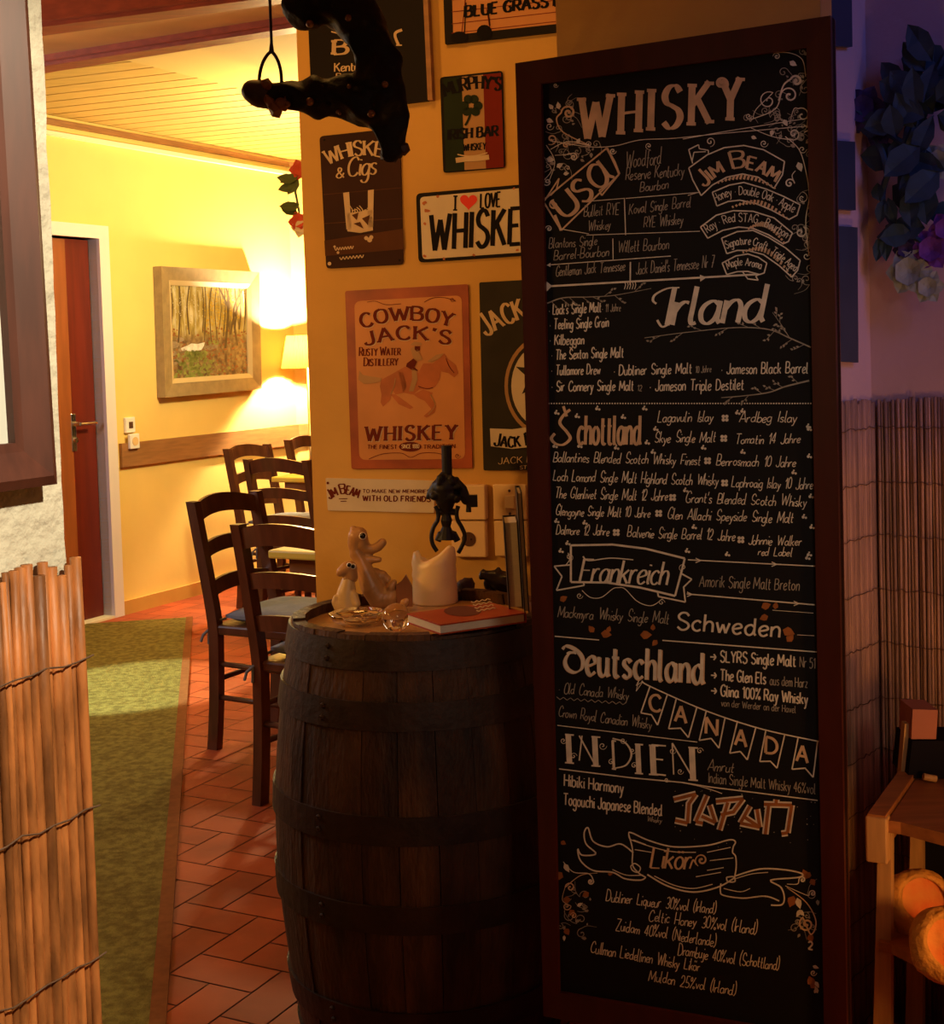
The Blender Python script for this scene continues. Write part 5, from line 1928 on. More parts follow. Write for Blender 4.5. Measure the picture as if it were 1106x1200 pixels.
k.stroke([(652 + i * 4.1, 816.5 + i * 0.33 + (3 if i % 2 else 0)) for i in range(21)], 0.7)
k.build('chalk_writing', 'chalkdim', board)
k = B()
k.stroke([(653, 850), (817, 869.6)], 1.0)
k.stroke([(655, 901), (740, 911.5), (800, 917), (830, 922), (958, 938)], 1.4)
k.stroke([(798, 917), (818, 921), (835, 926), (846, 930)], 0.9, smooth=True)
k.build('chalk_line', 'chalk', board)
k = B(1)
h0 = g_([(145, 472), (240, 483), (305, 494), (395, 510), (448, 514), (590, 534)])
for (x, y), hh, w in zip(h0, (33, 34, 33, 34, 34, 38), (6.5, 6.5, 3, 6, 7, 7)):
    k.stroke([(x - 1.5, y - hh), (x, y)], w)
    for yy in (y, y - hh):
        k.stroke([(x - w * 0.8, yy), (x + w * 0.8, yy + 0.8)], 1.8)
k.stroke(g_([(180, 375), (238, 482)]), 1.8)
k.stroke(g_([(190, 375), (180, 465)]), 1.6)
k.stroke(g_([(300, 385), (345, 400), (368, 440), (350, 480), (310, 492)]), 2.2, 1.4, smooth=True)
k.stroke(g_([(440, 408), (492, 412)]), 1.8)
k.stroke(g_([(440, 458), (482, 462)]), 1.8)
k.stroke(g_([(440, 512), (492, 518)]), 1.8)
k.stroke(g_([(515, 402), (592, 532)]), 1.8)
k.stroke(g_([(515, 402), (520, 515)]), 1.6)
for x, y, r, s in ((660, 868, 4, 1), (672, 886, 4, -1), (706, 874, 5, 1), (716, 893, 4, -1), (730, 868, 4, 1), (741, 880, 4, 1), (743, 897, 4, -1), (788, 880, 4, 1), (797, 904, 4, 1), (820, 880, 4, -1), (781, 914, 3, 1)):
    k.spiral(x, y, r, 0, s * 1.2, 0.9)
k.build('chalk_heading', 'chalk', board)

# --- Japan
k = B()
write(k, 'Hibiki Harmony', 661, 921, 730, 930, 13.5, 1.5, **DE)
write(k, 'Togouchi Japanese Blended', 660, 943, 775, 956, 13.5, 1.5, **DE)
k.build('chalk_writing', 'chalk', board)
k = B()
write(k, 'Whisky', 758, 962.5, 775, 964.5, 6.5, 0.8, **SC)
k.build('chalk_writing', 'chalkdim', board)
JP = [[(520, 605), (600, 585), (575, 620), (570, 690), (525, 680)], [(640, 590), (600, 685), (625, 690)], [(650, 625), (670, 688), (620, 665)], [(672, 612), (770, 602), (735, 650), (690, 660)], [(715, 615), (685, 715)],
      [(795, 628), (760, 690), (830, 705)], [(820, 640), (830, 705), (770, 665)], [(850, 730), (862, 625)], [(845, 622), (945, 625), (930, 725), (908, 728)], [(890, 605), (888, 622)]]
k = B()
for s in JP:
    k.stroke(g_(s), 7.6)
k.build('chalk_heading', 'chalk', board)
k = B(1)
for s in JP:
    k.stroke(g_(s), 3.8)
k.build('chalk_heading', 'chalkorange', board)
k = B()
rj = random.Random(8)
for i in range(46):
    x, y = rj.uniform(780, 955), rj.uniform(926, 995)
    k.dot(x, y, rj.uniform(0.4, 0.9), 5)
k.build('chalk_dot', 'chalkdim', board)

# --- liqueur scroll
l_ = lambda pts: zz(620, 950, pts)
k = B()
for pts, w in (([(358, 78), (375, 82), (430, 107), (520, 130), (640, 125), (720, 105), (742, 112), (735, 128)], 1.7), ([(358, 78), (360, 98), (375, 108), (450, 133), (520, 148), (600, 150)], 1.1),
               ([(358, 85), (372, 140), (372, 195), (395, 225), (420, 240)], 1.6), ([(425, 230), (500, 272), (590, 293), (680, 275), (742, 240)], 1.8), ([(450, 235), (520, 268), (590, 280), (660, 265)], 1.1),
               ([(735, 128), (732, 150), (743, 165), (745, 205), (738, 245)], 1.6), ([(365, 200), (380, 190), (400, 205), (392, 222), (372, 215), (365, 200)], 1.4),
               ([(375, 152), (330, 120), (280, 130), (230, 110), (212, 62), (198, 80), (205, 120), (240, 155), (190, 160), (175, 138), (185, 180), (230, 215), (300, 222), (345, 245), (400, 250), (420, 240)], 1.7),
               ([(300, 212), (350, 232), (410, 232)], 1.1), ([(742, 235), (830, 210), (920, 213), (980, 226), (970, 240), (870, 250), (905, 275), (918, 310), (910, 338), (870, 340)], 1.8), ([(742, 245), (800, 228), (860, 222)], 1.0),
               ([(690, 262), (688, 290), (700, 305), (770, 315), (850, 308), (900, 325)], 1.6), ([(700, 280), (760, 292), (795, 280)], 1.0), ([(710, 240), (735, 238), (740, 255), (715, 255), (710, 240)], 1.6)):
    k.stroke(l_(pts), w, smooth=True)
for a, b_ in (((640, 150), (725, 132)), ((650, 180), (735, 170)), ((640, 215), (700, 205)), ((375, 105), (420, 122)), ((380, 140), (440, 150)), ((600, 238), (690, 222))):
    k.stroke(l_([a, b_]), 1.0)
k.build('chalk_banner', 'chalk', board)
k = B(1)
write(k, 'Likör', 762, 1017, 808, 1019, 24, 2.8, 1.5, slant=0.16, gap=1.0)
k.spiral(822, 1008, 8, 120, 1.4, 2.0)
k.stroke([(808, 1018), (812, 1008), (816, 1013)], 2, smooth=True)
k.build('chalk_heading', 'chalktan', board)
k = B()
for tx, a, b_, h in (('Dubliner Liqueur 30%vol (Irland)', (710, 1056), (838, 1071), 13.5), ('Celtic Honey 30%vol (Irland)', (760, 1079), (886, 1095), 14), ('Zuidam 40%vol (Niederlande)', (721, 1090), (838, 1109.5), 13.5),
                     ('Drambuje 40%vol (Schottland)', (794, 1119), (912, 1137), 14), ('Cullman Liedellinen Whisky Likör', (692, 1116), (819, 1139), 14), ('Muldon 25%vol (Irland)', (760, 1149), (861, 1166.5), 13.5)):
    write(k, tx, *a, *b_, h, 1.05, **SC)
k.build('chalk_writing', 'chalk', board)

# --- scroll ornaments in the corners
kd, kt, kc = B(), B(), B()
for ik, x, y, r, a, t, w, tail in (
        (kd, 910, 66, 4.5, 180, 1.3, 1.4, None), (kd, 933, 95, 7, 200, 1.1, 2.6, [(912, 118), (918, 100)]), (kd, 925, 112, 10, 200, 1.2, 1.8, [(880, 140), (908, 128)]), (kd, 900, 118, 11, 300, -1.3, 1.3, [(882, 140), (886, 128)]),
        (kd, 877, 136, 4, 0, 1.2, 1.0, None), (kd, 930, 157, 7, 90, -1.2, 1.3, [(880, 150), (905, 160)]), (kd, 940, 135, 9, 240, 1.0, 1.4, [(925, 145), (930, 128)]), (kd, 895, 168, 5, 0, 1.3, 1.1, None), (kd, 832, 166, 6, 90, -1.3, 1.2, None),
        (kd, 925, 215, 6, 0, -1.2, 1.6, [(932, 200), (928, 206)]), (kd, 940, 232, 7, 270, 1.1, 1.0, None), (kd, 938, 272, 7, 300, 1.2, 1.5, [(944, 285), (948, 270)]), (kd, 945, 300, 6, 270, 1.2, 1.0, None), (kd, 940, 175, 5, 0, 1.2, 1.0, None),
        (kt, 666, 132, 8.5, 180, 1.4, 2.2, [(690, 170), (660, 155), (652, 140)]), (kt, 646, 163, 7, 120, -1.1, 1.8, None), (kd, 651, 100, 3, 0, 1.2, 1.0, None), (kd, 644, 148, 5, 0, 1.2, 1.0, None), (kt, 663, 170, 4, 0, -1.3, 1.4, [(690, 171), (676, 168)]),
        (kd, 672, 184, 4.5, 270, 1.3, 1.4, [(650, 182), (664, 181)]), (kd, 641, 213, 5, 180, -1.2, 1.2, [(640, 190), (646, 200)]), (kd, 665, 197, 4, 90, 1.2, 1.0, None), (kd, 643, 268, 4, 180, 1.2, 1.4, None), (kd, 718, 177, 4, 0, 1.3, 1.3, None),
        (kd, 760, 171, 4, 90, 1.2, 1.0, None), (kd, 690, 169, 3.5, 180, 1.2, 1.0, None),
        (kt, 945, 1083, 9, 240, -1.5, 2.0, [(922, 1040), (945, 1058), (956, 1080), (950, 1095)]), (kd, 940, 1031, 4, 180, 1.2, 1.6, [(922, 1036), (934, 1036)]), (kd, 952, 1047, 4, 180, 1.2, 1.4, [(920, 1038), (945, 1049)]), (kd, 692, 1033, 3.5, 0, 1.2, 1.6, [(660, 1010), (672, 1022), (690, 1024)]),
        (kt, 668, 1040, 6, 180, 1.2, 1.4, [(700, 1023), (680, 1026)]), (kt, 664, 1062, 5, 0, 1.2, 1.2, [(662, 1040), (659, 1055)]), (kt, 672, 1073, 4, 180, 1.3, 1.2, None), (kd, 953, 1140, 4, 0, 1.2, 1.4, None)):
    ik.spiral(x, y, r, a, t, w, tail)
for pts, w in (([(645, 165), (690, 172), (720, 171), (750, 164), (790, 162), (850, 156), (955, 147)], 0.9), ([(800, 163), (850, 154), (900, 146), (950, 138)], 0.9), ([(690, 170), (665, 166), (645, 175)], 0.9), ([(905, 62), (925, 62), (940, 70), (944, 90)], 0.9),
               ([(946, 100), (947, 130), (945, 150)], 0.7), ([(920, 160), (936, 175), (944, 200), (948, 230), (944, 260), (948, 300)], 1.0), ([(640, 170), (650, 190), (642, 215)], 0.8), ([(640, 1165), (641, 1165)], 0.5)):
    kd.stroke(pts, w, smooth=True)
kd.stroke([(942, 147), (951, 151), (942, 155)], 1.4)
for x, y, L, a in ((655, 128, 9, 260), (648, 128, 8, 230), (640, 140, 9, 20), (676, 168, 7, 300), (640, 186, 10, 10), (652, 196, 9, 330), (925, 72, 10, 30), (918, 140, 9, 60), (905, 152, 8, 100), (880, 160, 7, 20), (935, 190, 12, 70), (660, 204, 7, 350)):
    kd.leaf(x, y, L, a, 0.32)
for x, y, L, a in ((945, 1030, 12, 250), (949, 1022, 9, 120), (950, 1030, 9, 60), (930, 1050, 14, 110), (948, 1095, 10, 70), (952, 1155, 12, 250), (950, 1158, 10, 310), (660, 1028, 12, 200), (664, 1050, 10, 90), (668, 1066, 9, 60), (657, 986, 7, 30), (690, 1046, 9, 150), (662, 1088, 9, 60), (712, 1024, 6, 0)):
    kc.leaf(x, y, L, a, 0.4)
for x, y, L, a in ((934, 1052, 14, 75), (938, 1066, 10, 120), (936, 1066, 10, 50), (955, 1150, 9, 60), (952, 1132, 8, 20), (958, 1164, 9, 250), (954, 1164, 8, 300), (661, 1012, 12, 60), (676, 1062, 8, 330), (661, 1096, 7, 90)):
    kd.leaf(x, y, L, a, 0.26)
write(kd, '2', 947, 1112, 952, 1113, 9, 2)
ke = B(-1)
rq = random.Random(21)
for (x0, y0, x1, y1, n) in ((640, 120, 668, 215, 12), (872, 128, 950, 170, 16), (930, 170, 950, 330, 14), (640, 165, 700, 185, 8), (905, 60, 950, 115, 7), (655, 1030, 690, 1095, 8), (922, 1045, 958, 1100, 6)):
    for i in range(n):
        x, y, r = rq.uniform(x0, x1), rq.uniform(y0, y1), rq.uniform(3, 7)
        a_ = rq.uniform(0, 360)
        ke.spiral(x, y, r, a_, rq.choice((-1.1, 1.1)), 0.9, [(x + 3.2 * r * math.cos(math.radians(a_ + 70)), y + 3.2 * r * math.sin(math.radians(a_ + 70))), (x + 1.9 * r * math.cos(math.radians(a_ + 40)), y + 1.9 * r * math.sin(math.radians(a_ + 40)))])
        ke.leaf(x + r, y + r, rq.uniform(3, 7), rq.uniform(0, 360), 0.3)
ke.build('chalk_ornament', 'chalkdim', board)
kd.build('chalk_ornament', 'chalk', board)
kt.build('chalk_ornament', 'chalktan', board)
kc.build('chalk_ornament', 'chalkorange', board)

# ------------------------------------------------------------------ barrel
ZR = 0.87
_d = ray(341, 716)
_k = _d.x / _d.y
_yf = at_z(478, 746, ZR).y
RR, RB = 0.258, 0.306
cy = _yf + RR
cx = _k * cy + RR * math.sqrt(1 + _k * _k)
BC = Vector((cx, cy, 0))


def brad(z):
    t = (z - ZR / 2) / (ZR / 2)
    return RB - (RB - RR) * abs(t) ** 1.9


barrel = empty('whisky_barrel', BC)
tag(barrel, 'dark weathered oak barrel with iron hoops standing left of the blackboard', 'barrel')
q = MB()
NS = 26
rb_ = random.Random(5)
for s in range(NS):
    a0 = 2 * math.pi * s / NS + 0.0025
    a1 = 2 * math.pi * (s + 1) / NS - 0.0025
    rows = [ZR * i / 16 for i in range(17)]
    dr = rb_.uniform(-0.0025, 0.0015)
    dz = rb_.uniform(-0.004, 0.003)
    vs = []
    for z in rows:
        r = brad(z) + dr
        zz_ = z + (dz if z == rows[-1] else 0)
        for an, rr in ((a0, r), ((a0 + a1) / 2, r + 0.0012), (a1, r), (a1, r - 0.024), (a0, r - 0.024)):
            vs.append(BC + Vector((rr * math.cos(an), rr * math.sin(an), zz_)))
    fs = []
    for i in range(16):
        for k_ in range(5):
            fs.append((i * 5 + k_, i * 5 + (k_ + 1) % 5, i * 5 + 5 + (k_ + 1) % 5, i * 5 + 5 + k_))
    fs += [(4, 3, 2, 1, 0), tuple(16 * 5 + k_ for k_ in range(5))]
    q.add(vs, fs)
q.build('stave', 'barrel', barrel)
for z0, z1 in ((0.808, 0.862), (0.700, 0.752), (0.492, 0.545), (0.325, 0.378), (0.118, 0.17), (0.008, 0.062)):
    zs = [z0 + (z1 - z0) * i / 3 for i in range(4)]
    prof = [(brad(z) + 0.0045, z) for z in zs]
    prof = [(brad(z0) - 0.002, z0)] + prof + [(brad(z1) - 0.002, z1)]
    q = MB().lathe(prof, BC, 72)
    q.f = [f for f in q.f if len(f) == 4]
    q.build('hoop', 'hoop', barrel, smooth=False)
    rv = MB()
    an = math.radians(-128)
    for dz in (-0.01, 0.012):
        zc_ = (z0 + z1) / 2 + dz
        r = brad(zc_) + 0.005
        rv.ball(BC + Vector((r * math.cos(an), r * math.sin(an), zc_)), 0.006, 1)
    rv.build('rivet', 'hoop', barrel)
ZH = ZR - 0.024
q = MB()
ur = Vector((math.cos(math.radians(20)), math.sin(math.radians(20)), 0))
vr = Vector((-ur.y, ur.x, 0))
w_ = (RR - 0.022) * 2 / 6
for i in range(6):
    y0, y1 = -(RR - 0.022) + i * w_ + 0.001, -(RR - 0.022) + (i + 1) * w_ - 0.001
    pts = []
    R0 = RR - 0.018
    for t in range(7):
        y = y0 + (y1 - y0) * t / 6
        pts.append((math.sqrt(max(R0 * R0 - y * y, 0)), y))
    poly = pts + [(-x, y) for x, y in reversed(pts)]
    q.prism([BC + ur * x + vr * y + Z * (ZH - 0.02) for x, y in poly], Z * 0.02)
q.build('barrel_head', 'barrelhead', barrel)

# ------------------------------------------------------------------ things on the barrel
PXM = 1.0 / F


def cap(D, pts):
    """capsules through (px, py, r px, depth offset) points near depth D"""
    out = []
    P = [(at_y(x, y, D + dd), r * D * PXM) for x, y, r, dd in pts]
    return [(a[0], a[1], b[0], b[1]) for a, b in zip(P, P[1:])]


# candle
cb = at_z(510, 706, ZH)
D1 = cb.y
candle = empty('pillar_candle', (cb.x, cb.y, ZH))
tag(candle, 'thick ivory pillar candle with melted uneven rim standing behind the red book', 'candle')
ht = (712 - 663) * D1 * PXM
rc = 27 * D1 * PXM
q = MB()
N = 48
prof = [(rc * 0.98, 0), (rc, 0.004), (rc * 0.985, ht * 0.35), (rc * 0.96, ht * 0.55), (rc * 1.0, ht * 0.62), (rc * 0.95, ht * 0.72), (rc * 0.97, ht * 0.85), (rc * 0.90, ht * 1.0), (rc * 0.72, ht * 1.02), (rc * 0.6, ht * 0.82), (0.0001, ht * 0.76)]
vs, fs = [], []
for j, (r, z) in enumerate(prof):
    for k_ in range(N):
        an = 2 * math.pi * k_ / N
        pk = 0.030 * math.exp(-(((an - 3.55 + math.pi) % (2 * math.pi) - math.pi) / 0.42) ** 2) + 0.038 * math.exp(-(((an - 5.85 + math.pi) % (2 * math.pi) - math.pi) / 0.8) ** 2) + 0.006 * math.sin(an * 3)
        up_ = pk * max(0, (z / ht - 0.45)) / 0.55 if j < 9 else pk * 0.1
        wob = 1 + 0.02 * math.sin(an * 4 + z * 90) * (0.2 + z / ht)
        vs.append(Vector((cb.x + r * wob * math.cos(an), cb.y + r * wob * math.sin(an), ZH + 0.0005 + z + up_)))
for j in range(len(prof) - 1):
    for k_ in range(N):
        fs.append((j * N + k_, j * N + (k_ + 1) % N, (j + 1) * N + (k_ + 1) % N, (j + 1) * N + k_))
fs.append(tuple(range(N - 1, -1, -1)))
q.add(vs, fs)
q.build('wax', 'wax', candle, smooth=True)

# black iron clamp on the candle
D2 = D1 + 0.012
ip = empty('iron_clamp', at_y(523, 640, D2))
tag(ip, 'ornate black iron clamp with a round post gripping the top of the candle', 'clamp')
MB().tube([at_y(523, 522, D2), at_y(524, 560, D2)], 6.2 * D2 * PXM, 14).build('post', 'iron', ip)
r_i = random.Random(3)
caps = cap(D2, [(522, 560, 9, 0), (521, 572, 15, 0), (522, 584, 13, 0), (523, 596, 7, 0)]) + cap(D2, [(514, 570, 9, 0), (506, 578, 6, 0), (501, 583, 2.5, 0)]) + cap(D2, [(532, 566, 8, 0), (541, 574, 7, 0), (546, 586, 6, 0)])
balls = [(at_y(523 + r_i.uniform(-16, 16), 571 + r_i.uniform(-12, 14), D2 - r_i.uniform(0.008, 0.02)), r_i.uniform(3, 6) * D2 * PXM, 1) for _ in range(26)]
blob('ornament', 'iron', ip, caps, 0.0022, balls, 2)
q = MB()
for s in cap(D2, [(523, 592, 6, 0), (523, 603, 5, 0), (523, 610, 7, 0), (523, 617, 5, 0), (523, 626, 9, 0), (523, 632, 11, 0)]):
    q.tube([s[0], s[2]], [s[1], s[3]], 12)
q.tube([at_y(511, 600, D2), at_y(537, 600, D2)], 4 * D2 * PXM, 8)
q.tube([at_y(513, 634, D2), at_y(516, 626, D2), at_y(523, 623, D2), at_y(532, 626, D2), at_y(536, 634, D2)], 4 * D2 * PXM, 8)
q.build('neck', 'iron', ip)
for pts in ([(510, 593), (513, 600), (513, 609), (508, 618), (505.5, 628), (507, 638), (512, 646)], [(537, 593), (535, 600), (536, 609), (541, 618), (544.5, 627), (543, 636), (537, 648)]):
    q = MB()
    q.tube([at_y(x, y, D2 - 0.004) for x, y in smooth_pts(pts, 4)], 2.5 * D2 * PXM, 8)
    q.build('arm', 'iron', ip, smooth=True)
q = MB()
q.box(at_y(553, 587, D2), (13 * D2 * PXM, 0.018, 14 * D2 * PXM))
q.tube([at_y(549, 590, D2), at_y(549, 600, D2)], [0.005, 0.006], 8)
q.build('bolt', 'iron', ip)

# two dragon figurines
D3 = at_z(436, 716, ZH).y
big = empty('dragon_figurine', at_z(440, 716, ZH))
tag(big, 'tall comic dragon figurine with its spoon shaped mouth wide open beside the candle', 'figurine', 'comic dragon figurines')
caps = cap(D3, [(444, 703, 14, 0), (436, 690, 14, 0), (428, 672, 11, 0), (422, 658, 8.5, 0), (417, 650, 8, 0)])
caps += cap(D3, [(417, 650, 7, 0), (415, 640, 8, 0), (417, 631, 10, 0), (421, 629, 10, 0), (425, 638, 8, 0)])
caps += cap(D3, [(424, 640, 8, 0), (430, 645, 6.5, 0), (437, 646, 5.5, 0), (443, 643, 6, 0), (448, 638, 5.5, 0)])
caps += cap(D3, [(415, 652, 6, 0), (424, 656, 5.5, 0), (434, 658, 5, 0), (444, 658, 3.8, 0)])
caps += cap(D3, [(444, 703, 14, 0), (456, 702, 13, 0.0), (463, 698, 9, 0)]) + cap(D3, [(458, 690, 6, -0.01), (462, 684, 3.5, -0.01)]) + cap(D3, [(474, 708, 7, -0.012), (479, 702, 4, -0.012)])
balls = [(at_y(414, 622, D3), 4.2 * D3 * PXM, 2), (at_y(440, 675, D3 + 0.008), 8 * D3 * PXM, 2), (at_y(448, 677, D3 + 0.008), 7 * D3 * PXM, 2), (at_y(453, 681, D3 + 0.006), 6 * D3 * PXM, 2)]
blob('body', 'clay', big, caps, 0.0026, balls, 3)
q = MB()
w3 = [at_y(x, y, D3 - 0.02) for x, y in ((465, 714), (464, 688), (470, 684), (475.5, 676), (480, 684), (483, 690), (483.5, 713))]
q.prism(w3, Vector((0, 0.014, 0)))
q.build('tail_fin', 'claydark', big)
for x, y, dd, r in ((425, 630.5, -0.016, 4.6), (416, 627, -0.0165, 3.5)):
    if r > 4:
        e_ = MB().ball(at_y(x, y, D3 + dd + 0.0015), r * D3 * PXM, 3).build('eye', 'eyewhite', big, smooth=True)
        MB().ball(at_y(x, y - 0.3, D3 + dd - 0.0018), r * 0.8 * D3 * PXM, 3).build('pupil', 'eyeblack', e_, smooth=True)
D4 = at_z(408, 722, ZH).y
small = empty('dragon_figurine', at_z(406, 722, ZH))
tag(small, 'small cream comic dragon figurine with a rounded beak sitting before the tall dragon', 'figurine', 'comic dragon figurines')
caps = cap(D4, [(406, 712, 14, 0), (406, 698, 12, 0), (408, 684, 8.5, 0)])
blob('body', 'claypale', small, caps + cap(D4, [(398, 714, 7, -0.01), (392, 708, 4, -0.01), (393, 702, 3, -0.01)]) + cap(D4, [(414, 700, 6, -0.01), (418, 710, 5, -0.015)]) + cap(D4, [(428, 722, 5, -0.02), (436, 720, 5, -0.02)]), 0.0026, (), 3)
caps = cap(D4, [(412, 678, 8, 0), (410, 668, 9, 0), (406, 668, 8, -0.003), (400, 672, 6, -0.006), (398, 674, 4.5, -0.006)]) + cap(D4, [(412, 680, 5, -0.004), (405, 681, 3.4, -0.006)])
blob('head', 'clay', small, caps, 0.0024, (), 3)
for x, y, dd in ((414, 666, -0.0135), (409.5, 664.5, -0.0150)):
    e_ = MB().ball(at_y(x, y, D4 + dd + 0.001), 3.6 * D4 * PXM, 2).build('eye', 'eyewhite', small, smooth=True)
    MB().ball(at_y(x - 0.3, y, D4 + dd - 0.0022), 2.6 * D4 * PXM, 2).build('pupil', 'eyeblack', e_, smooth=True)

big.location.z += 0.004
small.location.z += 0.004
# glass dish and glass ball
gc = at_z(419, 731, ZH)
R_ = 33 * gc.y * PXM
q = MB().lathe([(0.0001, 0.004), (R_ * 0.62, 0.005), (R_ * 0.92, 0.016), (R_ * 0.99, 0.024), (R_, 0.022), (R_ * 0.96, 0.012), (R_ * 0.7, 0.0006), (0.0001, 0.0006)], gc, 40, rfun=lambda an, z: 1 + 0.03 * math.cos(an * 10) * (z > 0.01))
q.f = [f for f in q.f if len(f) < 30]
tag(q.build('glass_dish', 'glass', smooth=True), 'shallow clear glass dish in front of the small dragon on the barrel', 'dish')
rb2 = 17.5 * 2.62 * PXM
bc2 = at_z(464, 724, ZH + rb2)
ball = MB().ball((bc2.x, bc2.y, ZH + rb2 + 0.0006), rb2, 4).build('glass_ball', 'glass', smooth=True)
tag(ball, 'clear glass ball lying at the left corner of the red book', 'glass ball')

# red book
ZBK = ZR + 0.0055
a0, b0 = at_z(516, 744, ZBK), at_z(617, 729.5, ZBK)
ax = (b0 - a0).normalized()
ay = Vector((-ax.y, ax.x, 0))
Wb, Lb, Tb = (b0 - a0).length, 0.135, 0.019
cen = a0 + ax * Wb / 2 + ay * Lb / 2
ax3 = (ax, ay, Z)
book = empty('red_book', (cen.x, cen.y, ZBK))
tag(book, 'red book lying flat on the right of the barrel top', 'book')
q = MB()
q.box(cen + Z * 0.0013, (Wb, Lb, 0.0026), ax3)
q.box(cen + Z * (Tb - 0.0013), (Wb, Lb, 0.0026), ax3)
q.box(cen + Z * Tb / 2 + ax * (Wb / 2 - 0.0013), (0.0026, Lb, Tb), ax3)
q.build('cover', 'bookred', book)
MB().box(cen + Z * Tb / 2 - ax * 0.002, (Wb - 0.006, Lb - 0.002, Tb - 0.0054), ax3).build('pages', 'paper', book)
P_bk = Plane(cen + Z * (Tb + 0.0002), (0, 0, 1))
k = Ink(P_bk, 0.0004)
k.dot(542, 716, 11, 24, 2.0, 0.55)
k.build('cover_print', 'bookspot', book)
k = Ink(P_bk, 0.0006)
for i in range(4):
    k.stroke([(552 + i * 2 + t * 3.2, 706 + i * 3.4 - t * 0.6 + (0.9 if t % 2 else -0.9)) for t in range(8)], 1.2)
k.build('cover_print', 'printcream', book)

# two upright black books
ZS = ZBK + Tb + 0.0006
for nm, lab, pxl, pxr, base, top, dep in (('upright_book', 'upright black book with pale page edges standing on the red book', 596.5, 613, 714, 610, 0.10),
                                          ('upright_book', 'taller thin black book standing between the paged book and the blackboard frame', 614.5, 620.5, 719, 575, 0.12)):
    p0, p1 = at_z(pxl, base, ZS), at_z(pxr, base, ZS)
    p1 = at_y(pxr, base, p0.y)
    wdt = p1.x - p0.x
    hgt = (base - top) * p0.y * PXM
    c_ = Vector((p0.x + wdt / 2, p0.y + dep / 2, ZS))
    rt = empty(nm, c_)
    tag(rt, lab, 'book', 'upright black books on the barrel')
    lean = Vector((-0.035, 0, 1)).normalized()
    axs = (Vector((1, 0, 0.035)).normalized(), Vector((0, 1, 0)), lean)
    mid = c_ + lean * hgt / 2 + Vector((0, 0, 0.0006))
    q = MB()
    tk = min(0.002, wdt * 0.2)
    q.box(mid - axs[0] * (wdt / 2 - tk / 2), (tk, dep, hgt), axs)
    q.box(mid + axs[0] * (wdt / 2 - tk / 2), (tk, dep, hgt), axs)
    q.box(mid + axs[1] * (dep / 2 - tk / 2), (wdt, tk, hgt), axs)
    q.build('cover', 'bookblack', rt)
    MB().box(mid - axs[1] * 0.0005, (wdt - tk * 2.2, dep - 0.008, hgt - 0.006), axs).build('pages', 'paper', rt)

# dark figurine, stones and wooden wedge behind the book
D5 = at_z(580, 700, ZH).y + 0.02
df = empty('dark_figurine', at_y(580, 700, D5))
tag(df, 'dark brown crouching animal figurine behind the red book', 'figurine')
blob('body', 'darkfig', df, cap(D5, [(600, 684, 13, 0), (586, 681, 13, 0), (576, 676, 9, 0), (569, 673, 5, -0.006)]) + cap(D5, [(572, 684, 6, 0), (574, 692, 5, 0), (576, 700, 5, 0)]) + cap(D5, [(594, 690, 9, 0), (594, 700, 8, 0)]) + cap(D5, [(566, 671, 4, -0.004), (564, 676, 3.4, -0.006)]) + cap(D5, [(582, 672, 4, 0), (584, 667, 3, 0)]), 0.003, (), 2, 0.003, 60)
st = MB()
bm = bmesh.new()
bmesh.ops.create_icosphere(bm, subdivisions=3, radius=1)
pS = at_z(547, 700, ZH) + Vector((0, 0.03, 0))
rs3 = random.Random(6)
from mathutils import noise as _mn
st.frombm(bm, lambda p: Vector((pS.x, pS.y, ZH + 0.0185)) + Vector((p.x * 0.021, p.y * 0.016, p.z * 0.018)) * (1 + 0.3 * _mn.noise(p * 1.7)) )
zmin = min(v.z for v in st.v)
st.v = [v - Z * (zmin - ZH - 0.0005) for v in st.v]
tag(st.build('dark_stone', 'stone', smooth=True), 'dark rough stone lying behind the candle and the red book', 'stone')

# ------------------------------------------------------------------ hanging carved ornament with iron ring
D6 = 1.9
hang = empty('hanging_carving', at_y(400, 100, D6))
tag(hang, 'studded black wooden carving hanging from the ceiling by a cord and iron ring', 'hanging ornament')
caps = cap(D6, [(296, 107, 14, 0), (305, 110, 17, 0), (318, 114, 15, 0)])
blob('knob', 'carvebrown', hang, caps, 0.004, (), 3)
caps = cap(D6, [(322, 114, 17, 0), (345, 112, 20, 0), (372, 114, 23, 0), (405, 116, 24, 0.0), (432, 120, 30, 0.0), (448, 120, 32, 0)])
caps += cap(D6, [(448, 120, 32, 0), (446, 92, 30, 0), (440, 62, 27, 0), (424, 30, 27, 0), (398, 2, 30, 0), (372, -20, 32, 0), (352, -60, 34, 0)])
caps += cap(D6, [(452, 130, 28, 0), (458, 155, 20, 0), (461, 175, 12, 0), (460, 186, 8, 0)]) + cap(D6, [(372, -10, 34, 0), (358, 8, 26, 0), (349, 22, 12, 0)])
blob('arm', 'carve', hang, caps, 0.005, (), 3, 0.011, 34)
q = MB()
rf = random.Random(9)
for x, y, r in ((312, 100, 9), (316, 118, 9), (322, 128, 10), (328, 104, 8), (330, 122, 9), (338, 112, 7)):
    bm = bmesh.new()
    bmesh.ops.create_icosphere(bm, subdivisions=1, radius=r * D6 * PXM)
    e = Euler((rf.random() * 3, rf.random() * 3, rf.random() * 3)).to_matrix()
    p_ = at_y(x, y, D6 - 0.012)
    q.frombm(bm, lambda v, p_=p_, e=e: p_ + e @ Vector((v.x, v.y * 0.8, v.z * 1.25)))
q.build('petal', 'faceted', hang)
